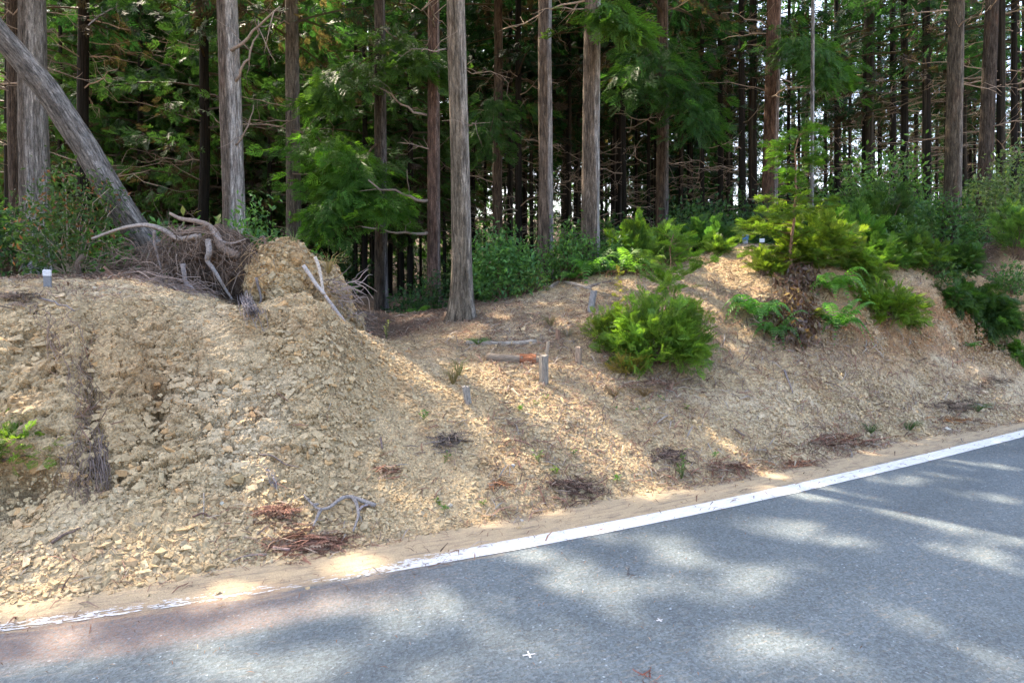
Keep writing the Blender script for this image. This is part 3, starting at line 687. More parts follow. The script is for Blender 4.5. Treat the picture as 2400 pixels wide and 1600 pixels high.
# ------------------------------------------------------------------ trees
DARKG = (.012, .040, .018); MIDG = (.018, .052, .022); BRIGHTG = (.045, .100, .034)
def crown_buf(rng, z0, z1, rmax, nbr, col, spr=SPR, dens=24, size=(.20, .42), carve=None, loc=(0, 0, 0), lowsparse=0):
    b = Buf(); loc = np.asarray(loc, float); POS = []; D = []; S = []
    for i in range(nbr):
        t = (i + rng.random()) / nbr; z = z0 + (z1 - z0) * t**1.05; L = rmax * (1 - t**1.4) * rng.uniform(.6, 1.15) + .35
        if t < .12: L *= .8
        a = rng.random() * 2 * math.pi; e = np.array([math.cos(a), math.sin(a), 0]); dr = rng.uniform(.1, .35) * L
        s = np.linspace(.0, 1, 5)[:, None]; pts = np.array([0, 0, z]) + e * s * L + np.array([0, 0, 1.]) * (.12 * L * s - dr * s * s)
        tube(b, pts, np.linspace(.028, .006, 5), 3, (.10, .07, .05), cap=False)
        n = max(5, int(dens * 2.7 * L / 2)); tt = rng.uniform(.22, 1, n)[:, None]; base = np.array([0, 0, z]) + e * tt * L + np.array([0, 0, 1.]) * (.12 * L * tt - dr * tt * tt)
        side = np.array([-e[1], e[0], 0]) * rng.normal(0, .22 * L, (n, 1)) * (1.1 - tt * .6); d = e * rng.uniform(.3, 1, (n, 1)) + side * 1.2 + np.column_stack([np.zeros(n), np.zeros(n), rng.uniform(-.7, .25, n)])
        POS.append(base + side * .7 + rng.normal(0, .09, (n, 3))); D.append(d); S.append(rng.uniform(*size, n))
    POS = np.vstack(POS); D = np.vstack(D); S = np.concatenate(S)
    W = POS + loc
    if carve is not None:
        k = shade_keep(W + D / np.maximum(np.linalg.norm(D, axis=1, keepdims=True), 1e-6) * S[:, None] * .5, rng, .10); POS, D, S, W = POS[k], D[k], S[k], W[k]
    k = vnoise(W + 13.7, 1.15, 6) > (.34 if carve is not None else .38); POS, D, S, W = POS[k], D[k], S[k], W[k]
    C = tint(rng, len(POS), col, .4, .35); C *= (.75 + .5 * vnoise(W, .9, 4))[:, None]
    brown = rng.random(len(POS)) < (.04 + .30 * (POS[:, 2] < z0 + .14 * (z1 - z0))); C[brown] = np.array([.055, .038, .028]) * rng.uniform(.6, 1.4, (brown.sum(), 1))
    put(b, spr, D, POS, S, C, rng, .8)
    return b
def trunk_buf(rng, path, rad, seg=20, pale=(.30, .28, .26), dark=(.12, .085, .065), side=0.5, flare=1.55, nring=60, strips=True):
    """path: polyline base..top, rad: base and top radius; furrowed bark, paler towards one side"""
    path = np.asarray(path, float); L = np.linalg.norm(path[-1] - path[0]); t = np.linspace(0, 1, nring)
    k = np.linspace(0, 1, len(path)); c = np.column_stack([np.interp(t, k, path[:, i]) for i in range(3)])
    wob = np.column_stack([vnoise(np.column_stack([t * L, 0*t, 0*t]) + rng.random(3) * 50, 2.6, 3 + i) - .5 for i in range(2)]) * rad[0] * .5; c[:, :2] += wob
    ax = (path[-1] - path[0]) / L; y = np.cross(ax, [0, 1.0, 0]); y /= np.linalg.norm(y); zz = np.cross(ax, y)
    a = np.linspace(0, 2 * math.pi, seg, endpoint=False); r = rad[0] + (rad[1] - rad[0]) * t
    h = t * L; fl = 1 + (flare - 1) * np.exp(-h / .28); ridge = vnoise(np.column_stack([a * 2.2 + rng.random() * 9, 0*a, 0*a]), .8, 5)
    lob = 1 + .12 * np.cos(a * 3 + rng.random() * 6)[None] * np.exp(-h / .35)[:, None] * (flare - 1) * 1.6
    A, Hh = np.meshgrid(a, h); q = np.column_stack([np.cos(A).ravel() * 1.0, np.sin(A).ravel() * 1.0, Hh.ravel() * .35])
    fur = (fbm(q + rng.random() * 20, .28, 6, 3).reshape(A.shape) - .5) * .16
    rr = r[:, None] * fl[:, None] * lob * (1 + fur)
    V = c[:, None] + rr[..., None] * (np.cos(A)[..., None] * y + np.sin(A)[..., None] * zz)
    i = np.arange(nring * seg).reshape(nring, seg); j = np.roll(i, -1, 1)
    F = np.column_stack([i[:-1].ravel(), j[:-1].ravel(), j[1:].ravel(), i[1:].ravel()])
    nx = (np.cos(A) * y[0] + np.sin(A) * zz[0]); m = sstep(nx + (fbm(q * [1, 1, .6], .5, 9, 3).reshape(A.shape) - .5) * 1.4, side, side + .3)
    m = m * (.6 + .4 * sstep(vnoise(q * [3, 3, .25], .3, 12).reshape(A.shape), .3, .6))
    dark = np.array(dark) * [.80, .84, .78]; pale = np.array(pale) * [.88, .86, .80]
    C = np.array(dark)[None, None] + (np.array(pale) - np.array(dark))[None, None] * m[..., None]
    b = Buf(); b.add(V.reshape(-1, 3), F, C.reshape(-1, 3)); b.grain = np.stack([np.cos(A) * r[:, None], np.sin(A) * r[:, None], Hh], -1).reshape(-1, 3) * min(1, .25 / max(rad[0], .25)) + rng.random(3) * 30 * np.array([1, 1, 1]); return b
def dead_branch(rng, p, a, L, r=.012, up=.1, col=(.30, .23, .17)):
    b = Buf(); e = np.array([math.cos(a), math.sin(a), up]); q = wig(p, p + e * L, 7, .07, rng); q[:, 2] += -.10 * L * np.linspace(0, 1, 7)**2
    tube(b, q, np.linspace(r, r * .3, 7), 5, col, .3)
    for k in range(rng.integers(4, 9)):
        i = rng.integers(1, 6); d = e + rng.normal(0, .6, 3); tube(b, wig(q[i], q[i] + d / np.linalg.norm(d) * L * rng.uniform(.15, .4), 4, .12, rng), np.linspace(r * .45, r * .15, 4), 3, col)
    return b
def bough(rng, p0, p1, spread, n, col, spr=SPR_F, size=(.18, .34), r=.02, sag=.05, droop=-.5, leafmat='needles'):
    """leafy side branch"""
    b = Buf(); q = wig(p0, p1, 8, .05, rng, -sag); tube(b, q, np.linspace(r, r * .25, 8), 5, (.13, .09, .06), .2)
    L = np.linalg.norm(np.asarray(p1) - p0); t = rng.uniform(.25, 1.02, n); k = np.linspace(0, 1, 8); base = np.column_stack([np.interp(t, k, q[:, i]) for i in range(3)])
    d0 = (q[-1] - q[0]) / L; side = np.cross(d0, [0, 0, 1]); side /= np.linalg.norm(side); s = rng.normal(0, .5, (n, 1)) * spread * (1.15 - t[:, None] * .6)
    pos = base + side * s + np.array([0, 0, 1.]) * rng.normal(0, .18 * spread, (n, 1)) - np.array([0, 0, .35]) * np.abs(s); d = d0 * rng.uniform(.2, 1, (n, 1)) + side * s * 1.8 / max(spread, .2) + np.column_stack([0*t, 0*t, rng.uniform(droop, .25, n)])
    put(b, spr, d, pos, rng.uniform(*size, n), tint(rng, n, col, .3, .5), rng, .5); return b
TREES = []
def tree(px0, py0, d, px1, w_px, label, hgt=17, crown=(7.5, 17, 2.6), pale=(.30,.28,.26), dark=(.12,.085,.065), side=.45, seg=20, seed=0, col=DARKG, dead=9, name='cedar_tree', nbr=70, flare=1.5, dens=24, zbase=None, group=None, own=True, cz=(2.6, 8)):
    rng = np.random.default_rng(seed + 100); p = P(px0, py0, d); p[2] = hz(p[0], p[1]) - .12 if zbase is None else zbase
    q = P(px1, 0, d); k = (q - p) / (q[2] - p[2]); top = p + k * hgt; top[:2] = p[:2] + k[:2] * min(hgt, 9)
    r = w_px / 2 / FPX * d; t = empty('cedar_tree' if name is None else name, p, label, 'tree', group)
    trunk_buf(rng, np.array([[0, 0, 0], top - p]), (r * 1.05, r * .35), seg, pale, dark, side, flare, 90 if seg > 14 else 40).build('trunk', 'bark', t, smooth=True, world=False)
    if crown: crown_buf(rng, crown[0], crown[1], crown[2], nbr, col, carve=True if own else None, loc=p, dens=dens).build('crown', 'needles', t, world=False)
    for i in range(dead):
        z = rng.uniform(*cz); c = k * z; dead_branch(rng, c, rng.uniform(0, 6.28), rng.uniform(.5, 1.6), rng.uniform(.008, .02), rng.uniform(-.1, .35)).build('branch', 'wood', t, smooth=True, world=False)
    TREES.append((px0, px1)); return t
# ------------------------------------------------------------------ the standing cedars that can be told apart
PALE = (.40, .385, .38); GREY = (.27, .25, .235); BR = (.115, .080, .062); RED = (.17, .09, .065); MIDB = (.17, .135, .11)
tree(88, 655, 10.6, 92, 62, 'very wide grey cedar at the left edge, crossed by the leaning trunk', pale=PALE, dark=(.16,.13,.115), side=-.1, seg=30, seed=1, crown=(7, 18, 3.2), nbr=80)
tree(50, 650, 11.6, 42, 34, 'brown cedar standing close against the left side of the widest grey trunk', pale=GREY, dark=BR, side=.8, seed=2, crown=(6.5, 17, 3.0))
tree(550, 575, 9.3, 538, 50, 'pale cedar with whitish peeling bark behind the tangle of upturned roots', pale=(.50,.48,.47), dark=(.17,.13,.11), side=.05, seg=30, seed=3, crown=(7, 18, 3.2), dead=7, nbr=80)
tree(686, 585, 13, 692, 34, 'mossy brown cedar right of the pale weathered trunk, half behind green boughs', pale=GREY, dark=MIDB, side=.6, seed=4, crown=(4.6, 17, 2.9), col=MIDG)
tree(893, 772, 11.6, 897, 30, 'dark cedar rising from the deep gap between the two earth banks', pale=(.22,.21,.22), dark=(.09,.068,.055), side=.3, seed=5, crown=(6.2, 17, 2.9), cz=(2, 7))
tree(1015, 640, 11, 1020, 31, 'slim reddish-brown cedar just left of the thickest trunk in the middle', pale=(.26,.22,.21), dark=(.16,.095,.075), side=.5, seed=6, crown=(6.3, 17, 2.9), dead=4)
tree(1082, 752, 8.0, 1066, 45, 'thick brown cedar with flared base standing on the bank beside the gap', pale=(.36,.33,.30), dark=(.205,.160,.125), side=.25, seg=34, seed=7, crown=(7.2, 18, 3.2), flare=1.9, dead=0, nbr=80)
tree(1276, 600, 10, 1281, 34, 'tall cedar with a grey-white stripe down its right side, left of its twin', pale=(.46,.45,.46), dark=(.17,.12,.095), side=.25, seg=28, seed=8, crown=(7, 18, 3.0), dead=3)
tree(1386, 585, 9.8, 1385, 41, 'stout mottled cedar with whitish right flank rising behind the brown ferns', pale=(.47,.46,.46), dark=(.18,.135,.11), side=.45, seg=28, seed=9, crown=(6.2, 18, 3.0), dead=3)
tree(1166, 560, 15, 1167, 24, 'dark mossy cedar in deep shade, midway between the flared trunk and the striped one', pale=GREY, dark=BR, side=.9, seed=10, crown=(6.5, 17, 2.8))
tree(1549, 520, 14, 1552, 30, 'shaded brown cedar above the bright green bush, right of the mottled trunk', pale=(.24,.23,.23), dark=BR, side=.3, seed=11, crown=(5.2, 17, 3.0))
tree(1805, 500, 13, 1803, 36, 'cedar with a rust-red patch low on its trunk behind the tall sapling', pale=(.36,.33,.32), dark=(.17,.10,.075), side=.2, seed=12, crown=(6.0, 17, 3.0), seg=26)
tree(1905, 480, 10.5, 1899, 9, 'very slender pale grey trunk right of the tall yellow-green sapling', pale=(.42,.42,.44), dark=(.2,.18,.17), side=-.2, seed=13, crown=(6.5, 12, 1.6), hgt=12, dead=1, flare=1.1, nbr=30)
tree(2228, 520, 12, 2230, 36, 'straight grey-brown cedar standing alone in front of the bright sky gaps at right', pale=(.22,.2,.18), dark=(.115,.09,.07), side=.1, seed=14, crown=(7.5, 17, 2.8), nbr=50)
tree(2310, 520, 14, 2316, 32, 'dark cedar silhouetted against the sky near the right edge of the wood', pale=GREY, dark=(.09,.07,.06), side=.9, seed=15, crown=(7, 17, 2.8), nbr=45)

# the leaning trunk with its upturned roots
rngL = np.random.default_rng(5)
lean_base = P(300, 520, 7.6); lean_top = P(-150, -75, 7.6); lb = snap(P(430, 640, 7.0)); 
t = empty('uprooted_tree', lb, 'uprooted tree leaning to the left with its roots torn out of the ground', 'tree')
path = np.array([P(385, 630, 7.2), P(290, 495, 7.4), P(205, 350, 7.5), P(105, 205, 7.6), P(0, 85, 7.7), P(-200, -160, 7.9), P(-420, -420, 8.2)])
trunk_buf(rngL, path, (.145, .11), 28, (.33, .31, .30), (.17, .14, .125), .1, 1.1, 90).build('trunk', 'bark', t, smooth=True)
b = Buf(); c0 = P(520, 590, 6.9)
def lump(b, c, r, n1=26, n2=18, amp=.35, col=(.12,.09,.07), seed=0, sz=.4):
    u = np.linspace(0, 2*math.pi, n1, endpoint=False); v = np.linspace(.02, math.pi-.02, n2); A, B = np.meshgrid(u, v)
    d = np.stack([np.cos(A)*np.sin(B), np.sin(A)*np.sin(B), np.cos(B)], -1).reshape(-1, 3); k = 1 + (fbm(d + seed*7.3, sz, seed, 4) - .5) * 2 * amp
    V = c + d * k[:, None] * np.asarray(r); i = np.arange(n1*n2).reshape(n2, n1); j = np.roll(i, -1, 1)
    F = np.column_stack([i[:-1].ravel(), i[1:].ravel(), j[1:].ravel(), j[:-1].ravel()]); cc = np.asarray(col) * (.6 + .8 * fbm(V, .08, 5, 3))[:, None]; b.add(V, F, cc); return V
for (x, y, d, rx, ry, rz) in [(525, 575, 7.0, .20, .14, .16), (480, 600, 7.1, .26, .15, .16), (575, 640, 7.0, .17, .14, .24), (400, 625, 7.15, .26, .14, .15), (530, 640, 7.1, .3, .14, .22), (330, 640, 7.2, .3, .14, .12), (610, 690, 6.95, .10, .12, .14)]:
    lump(b, P(x, y, d), (rx * 1.15, ry, rz * 1.15), amp=.5, seed=int(x), col=(.105, .075, .055))
b.build('root_plate', 'soil', t)
ROOTS = [([(215,560),(255,545),(300,532),(345,528),(385,540),(420,560),(470,552)], 6.7, .013, .031, (.33,.28,.24)),
         ([(398,500),(425,513),(460,518),(490,530),(508,550),(520,580),(560,600)], 6.8, .015, .046, (.27,.21,.17)),
         ([(405,562),(430,548),(465,538),(500,545)], 6.85, .03, .034, (.24,.17,.13)),
         ([(488,562),(490,590),(486,610),(500,630),(515,655),(530,680),(545,702)], 6.6, .028, .010, (.30,.27,.25)),
         ([(428,618),(432,640),(436,662),(450,675),(462,690),(468,700)], 6.5, .022, .012, (.28,.25,.24)),
         ([(243,625),(262,642),(278,655),(286,668)], 6.4, .012, .016, (.27,.17,.12)),
         ([(362,540),(362,570),(372,610),(380,640),(388,668)], 6.6, .016, .005, (.24,.2,.18)),
         ([(600,650),(612,700),(602,718)], 6.5, .014, .008, (.2,.17,.15)),
         ([(500,545),(520,565),(545,570),(575,560)], 6.7, .018, .006, (.3,.25,.22)),
         ([(195,600),(182,620),(190,650),(200,672)], 6.6, .03, .018, (.13,.095,.07)),
         ([(612,585),(622,575),(618,555),(608,558)], 7.0, .02, .008, (.2,.14,.11))]
for k, (pp, d, r0, r1, c) in enumerate(ROOTS):
    pts = catmull(P(*np.array([(x, y, d + .03 * math.sin(i * 2 + k)) for i, (x, y) in enumerate(pp)], float).T), 5)
    b = Buf(); tube(b, pts, np.linspace(r0, r1, len(pts)), 9, c, .22, seed=k); b.build('root', 'wood', t, smooth=True)
b = Buf()
for k in range(900):
    x = rngL.choice([rngL.uniform(200, 640), rngL.normal(500, 60), rngL.normal(330, 80), rngL.normal(385, 25)]); y = {True: 560, False: 600}[x > 380] + rngL.uniform(-35, 80); x = np.clip(x, 190, 640)
    if x > 590: y += 45
    d = rngL.uniform(6.5, 7.1); p = P(x, y, d); L = rngL.uniform(.10, .42); dirn = np.array([rngL.normal(0, .75), rngL.normal(-.25, .4), rngL.normal(-.55, .6)]); q = [p]
    for s in range(6): dirn = dirn + rngL.normal(0, .38, 3) + [0, 0, -.12]; q.append(q[-1] + dirn / np.linalg.norm(dirn) * L / 6)
    q = np.array(q); q[:, 2] = np.maximum(q[:, 2], HZ(q[:, :2]) + .006); r = rngL.choice([.0022, .003, .005, .008], p=[.4, .35, .17, .08])
    g = rngL.uniform(.5, 1.05); tube(b, q, np.linspace(r, r * .4, 7), 4, np.array([(.22,.16,.12),(.15,.105,.075),(.30,.23,.18)][rngL.integers(3)]) * g, .1, cap=False)
tag(b.build('fine_roots', 'litter', t), kind='stuff')

# clod of rocky earth thrown up beside the gap, with cut sticks and hanging roots
cl = snap(P(690, 720, 7.0)); t = empty('earth_clod', cl, 'tall rounded clod of broken yellow rock behind the bank, left of the gap', 'earth mound')
def clod_pt(x, y, d): return P(x, y, d)
b = Buf()
def rock_lump(b, c, r, n1, n2, amp, seed, base):
    u = np.linspace(0, 2*math.pi, n1, endpoint=False); v = np.linspace(.01, math.pi-.01, n2); A, B = np.meshgrid(u, v)
    d = np.stack([np.cos(A)*np.sin(B), np.sin(A)*np.sin(B), np.cos(B)], -1).reshape(-1, 3); k = 1 + (fbm(d + seed, .9, seed, 3) - .5) * amp
    V = c + d * k[:, None] * np.asarray(r); h1, i1, f1 = cells(V, .075, seed + 3); h2, i2, f2 = cells(V, .036, seed + 9); h3, i3, f3 = cells(V, .17, seed + 19); V = V + d * (h1 * .03 + h2 * .014 + h3 * .05 - .014 * (1 - sstep(f1, 0, .18)) - .016 * (1 - sstep(f3, 0, .1)))[:, None]
    i = np.arange(n1*n2).reshape(n2, n1); j = np.roll(i, -1, 1); F = np.column_stack([i[:-1].ravel(), i[1:].ravel(), j[1:].ravel(), j[:-1].ravel()])
    m = 1900; k = rngL.integers(0, len(V), m); nr = d[k] + rngL.normal(0, .3, (m, 3)); nr /= np.linalg.norm(nr, axis=1, keepdims=True); ax = np.cross(nr, rngL.normal(size=(m, 3))); ax /= np.linalg.norm(ax, axis=1, keepdims=True); ay = np.cross(nr, ax); sz = np.clip(np.exp(rngL.normal(math.log(.017), .45, m)), .008, .05)
    b.inst((chip(rngL), CUBE_F), np.stack([ax * (sz * 1.4)[:, None], ay * sz[:, None], nr * (sz * .5)[:, None]], -1), V[k] + nr * sz[:, None] * .2, np.asarray(base) * rngL.uniform(.6, 1.3, (m, 1)) * (1 - np.array([0, .1, .25]) * (rngL.random((m, 1)) < .3)))
    b.add(V, F, np.asarray(base) * (.75 + .35 * i1 + .25 * i2)[:, None] * (1 - np.array([.0, .12, .25]) * sstep(fbm(V, .2, 3), .5, .7)[:, None]))
rock_lump(b, P(668, 672, 6.9), (.37, .34, .47), 170, 110, .35, 3, (.45, .345, .20))
rock_lump(b, P(745, 705, 7.0), (.34, .28, .38), 150, 90, .4, 8, (.42, .32, .19))
rock_lump(b, P(800, 760, 6.9), (.22, .25, .26), 90, 60, .4, 18, (.40, .31, .19))
b.build('clod_rock', 'stone', t)
b = Buf()
for k in range(150):
    s = rngL.random(); x = 575 + 240 * s; y = 640 - 75 * math.sin(min(1, s * 1.7) * math.pi / 1.15) + (s > .5) * (s - .5) * 260; p = P(x + rngL.normal(0, 12), y + rngL.normal(0, 10), rngL.uniform(6.55, 7.0))
    a = rngL.uniform(-.3, 1.4) if s > .35 else rngL.uniform(1.5, 3.6); dirn = np.array([math.cos(a), -.3, math.sin(a) * .8]); L = rngL.uniform(.08, .3); q = [p]
    for i in range(6): dirn = dirn + [rngL.normal(0, .2), rngL.normal(0, .2), -.32]; q.append(q[-1] + dirn / np.linalg.norm(dirn) * L / 6)
    tube(b, np.array(q), np.linspace(.004, .0015, 7), 3, np.array((.36,.25,.14)) * rngL.uniform(.5, 1.3), cap=False)
for k in range(70):
    p = P(rngL.uniform(760, 840), rngL.uniform(655, 740), rngL.uniform(6.6, 6.9)); dirn = np.array([.8, 0, rngL.uniform(-.2, .5)]); L = rngL.uniform(.1, .34); q = [p]
    for i in range(6): dirn = dirn + [rngL.normal(0, .3), rngL.normal(0, .3), rngL.normal(-.12, .3)]; q.append(q[-1] + dirn / np.linalg.norm(dirn) * L / 6)
    tube(b, np.array(q), np.linspace(.006, .002, 7), 3, np.array((.30,.24,.21)) * rngL.uniform(.5, 1.3), cap=False)
tag(b.build('hanging_roots', 'litter', t), kind='stuff')
def stick(name, pts, d, r0, r1, col, label, cat, mat='wood', seg=10, rough=.12, group=None):
    pts = np.array([P(x, y, dd) for (x, y), dd in zip(pts, d)]) if hasattr(d, '__len__') else P(*np.array([(x, y, d) for x, y in pts], float).T)
    pts = catmull(pts, 6) if len(pts) > 2 else np.linspace(pts[0], pts[1], 8)
    b = Buf(); tube(b, pts, np.linspace(r0, r1, len(pts)), seg, col, rough, seed=int(abs(pts[0][0]) * 100)); return tag(b.build(name, mat, loc=pts[-1], smooth=True), label, cat, group)
s1 = stick('cut_stick', [(711,622),(727,645),(742,668),(762,690)], 6.45, .019, .016, (.47,.42,.38), 'pale stick with a sawn end on the clod, left one of the crossing pair', 'stick')
s2 = stick('cut_stick', [(738,602),(747,625),(753,655),(758,690)], 6.5, .016, .014, (.55,.48,.40), 'peeled upright stick on the clod, right one of the crossing pair', 'stick')
s3 = stick('cut_stick', [(762,692),(785,724),(808,756)], 6.2, .014, .018, (.40,.35,.32), 'pale stick end resting on the bank crest below the crossing pair', 'stick')

# ------------------------------------------------------------------ trees deeper in the wood
NEAR = [(88, 'the widest grey trunk'), (545, 'the pale weathered trunk'), (895, 'the dark trunk in the gap'), (1075, 'the flared trunk on the bank'), (1280, 'the striped grey trunk'), (1386, 'the mottled stout trunk'), (1803, 'the rust-patched trunk'), (2229, 'the lone grey-brown trunk')]
BG = [(196,196,14,27),(330,328,20,14),(409,407,24,10),(426,424,28,7),(476,480,16,25),(632,632,20,11),(718,719,24,9),(748,751,22,13),(790,792,26,9),(832,834,22,12),(855,855,18,14),(938,936,20,12),(962,960,18,14),(985,986,26,7),
 (1136,1138,26,8),(1196,1197,20,12),(1217,1214,16,17),(1246,1243,22,10),(1322,1324,24,8),(1336,1334,20,10),(1352,1350,28,6),(1434,1436,26,8),(1462,1462,18,12),(1492,1490,26,8),(1520,1521,22,9),(1596,1597,22,12),(1622,1620,27,8),(1645,1646,20,12),(1688,1690,20,14),(1712,1714,24,12),(1738,1740,18,17),(1764,1764,20,22),
 (1848,1850,22,10),(1872,1872,26,8),(1934,1936,24,9),(1962,1960,20,13),(1990,1992,26,8),(2034,2036,18,28),(2062,2060,24,11),(2090,2092,20,16),(2116,2118,17,18),(2148,2148,24,9),(2172,2170,16,20),(2196,2196,26,8),(2262,2260,22,11),(2284,2286,26,7),(2345,2344,15,20),(2373,2375,16,15),(2398,2400,20,12),(20,16,17,13),(140,142,20,10),(262,262,24,9),(290,292,28,7),(370,368,26,7),(512,512,24,8),(590,590,22,9),(604,604,28,6),(655,655,28,7)]
rb = np.random.default_rng(77)
for k in range(135): 
    x = rb.uniform(-60, 1700) if k < 80 else rb.uniform(1250, 2460); BG.append((x, x + rb.normal(0, 3), rb.uniform(20, 40), rb.uniform(6, 14)))
BG.sort(key=lambda q: q[0])
protos = {}
KIND = {'low': (2.2, 15, 2.4, 80, BRIGHTG, 18), 'mid': (4.8, 16, 2.4, 60, DARKG, 16), 'high': (5.6, 16, 2.2, 52, DARKG, 15), 'thin': (4.2, 15, 2.0, 48, MIDG, 11)}
def proto(kind):
    if kind in protos: return protos[kind]
    rng = np.random.default_rng(300 + hash(kind) % 1); rng = np.random.default_rng({'low': 301, 'mid': 302, 'high': 303, 'thin': 304}[kind])
    z0, z1, rm, nb, col, dn = KIND[kind]
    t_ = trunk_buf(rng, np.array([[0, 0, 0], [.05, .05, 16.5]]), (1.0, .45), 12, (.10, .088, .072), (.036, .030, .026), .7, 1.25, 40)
    cr = crown_buf(rng, z0, z1, rm, nb, col, dens=dn)
    brs = [dead_branch(rng, np.array([0, 0, rng.uniform(1.5, 7)]), rng.uniform(0, 6.28), rng.uniform(.6, 2.2), .015, rng.uniform(-.1, .3)) for _ in range(12)]
    protos[kind] = (t_, cr, brs); return protos[kind]
first = {}
counts = {}
def ordinal(k):
    u = ['', 'first', 'second', 'third', 'fourth', 'fifth', 'sixth', 'seventh', 'eighth', 'ninth', 'tenth', 'eleventh', 'twelfth', 'thirteenth', 'fourteenth', 'fifteenth', 'sixteenth', 'seventeenth', 'eighteenth', 'nineteenth']
    if k < 20: return u[k]
    t_ = {2: 'twent', 3: 'thirt', 4: 'fort', 5: 'fift'}[k // 10]; return t_ + 'ieth' if k % 10 == 0 else t_ + 'y-' + u[k % 10]
def bg_label(x, d, w):
    right = [n for n in NEAR if n[0] < x]; 
    if right: a = right[-1]; side = 'right'
    else: a = NEAR[0]; side = 'left'
    key = (a[1], side); counts[key] = counts.get(key, 0) + 1; o = ordinal(counts[key])
    return '%s cedar in the wood, %s one %s of %s' % ('thin distant' if d > 25 else ('thin brown' if w < 12 else 'dark brown'), o, side, a[1])
for (x0, x1, d, w) in BG:
    bare = (x0 > 1830 and d > 19) or (x0 > 1250 and w > 9 and d > 19)
    kind = 'low' if (x0 < 1000 and d > 15) else ('mid' if x0 < 1300 else ('high' if x0 < 1850 else 'thin')); p = P(x0, 680, d); p[2] = hz(p[0], p[1]) - .1; r = w / 2 / FPX * d
    q = P(x1, 0, d); k = (q - P(x0, 680, d)) / (q[2] - P(x0, 680, d)[2]); ang = (math.atan(k[1]) * 0, math.atan(k[0]))
    T, Cn, Bs = proto(kind); sc_ = rb.uniform(.9, 1.15)
    tr = empty('cedar_tree', p, bg_label(x0, d, w), 'tree', 'cedars standing deeper in the wood'); tr.rotation_euler = (0, ang[1], 0)
    rot = rb.uniform(0, 6.28)
    if kind not in first:
        first[kind] = [T.build('trunk', 'bark', None, smooth=True), Cn.build('crown', 'needles')] + [q_.build('branch', 'wood') for q_ in Bs]; parts = list(first[kind])
    else:
        parts = []
        for s_ in first[kind]: c_ = s_.copy(); COL.objects.link(c_); parts.append(c_)
    cz_ = rb.uniform(-.6, 1.2)
    if d < 23 and not bare:      # close enough for its crown to shade the bank and road: a crown of its own
        if parts[1] not in first[kind]: bpy.data.objects.remove(parts[1])
        z0, z1, rm, nb, col, dn = KIND[kind]
        parts[1] = crown_buf(np.random.default_rng(abs(int(x0 * 7 + d))), z0 + cz_, z1, rm, nb - 10, col, dens=dn, carve=True, loc=p).build('crown', 'needles')
    use = parts if d < 26 else parts[:6]
    if bare and parts[1] not in first[kind]: bpy.data.objects.remove(parts[1]); use = [q_ for i_, q_ in enumerate(use) if i_ != 1]; parts = [q_ for i_, q_ in enumerate(parts) if i_ != 1] ; bare_cut = True
    if bare: cr_ = crown_buf(np.random.default_rng(abs(int(x0))), 5.5, 15, 1.8, 34, MIDG, dens=9).build('crown', 'needles'); cr_.parent = tr
    for s_ in parts[len(use):]:
        if len(first[kind]) and s_ not in first[kind]: bpy.data.objects.remove(s_)
    for s_ in use:
        s_.parent = tr
        if s_.name.startswith('crown') and (d < 23 and not bare): s_.location = (0, 0, 0); s_.scale = (1, 1, 1); continue
        s_.rotation_euler = (0, 0, rot)
        s_.scale = (r, r, 1) if s_.name.startswith('trunk') else (sc_, sc_, 1)
        if s_.name.startswith('crown') : s_.location = (0, 0, cz_)
for k_ in first:       # a template part that was not used by its first tree
    for s_ in first[k_]:
        if s_.parent is None: bpy.data.objects.remove(s_)
# unseen trees added left of the frame so their crowns shade the road
for i, (x, y) in enumerate([(-8.2, 6.2), (-10.5, 9.0), (-9.6, 13.0), (-13, 11), (-6.8, 4.6)]):
    pass
rng = np.random.default_rng(900)
for i, (x, y, lab) in enumerate([(-9.0, 6.8, 'first added shade cedar outside the left edge of the photo'), (-11.3, 9.6, 'second added shade cedar outside the left edge of the photo'), (-12.0, 13.5, 'third added shade cedar outside the left edge of the photo'), (-7.6, 4.9, 'added shade cedar nearest the road outside the left edge of the photo')]):
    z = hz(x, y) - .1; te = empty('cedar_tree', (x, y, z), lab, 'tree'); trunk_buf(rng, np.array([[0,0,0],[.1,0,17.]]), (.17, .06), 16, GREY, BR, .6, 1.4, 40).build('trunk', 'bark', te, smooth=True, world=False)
    crown_buf(rng, 6.5, 17, 3.2, 75, DARKG, carve=True, loc=(x, y, z)).build('crown', 'needles', te, world=False)

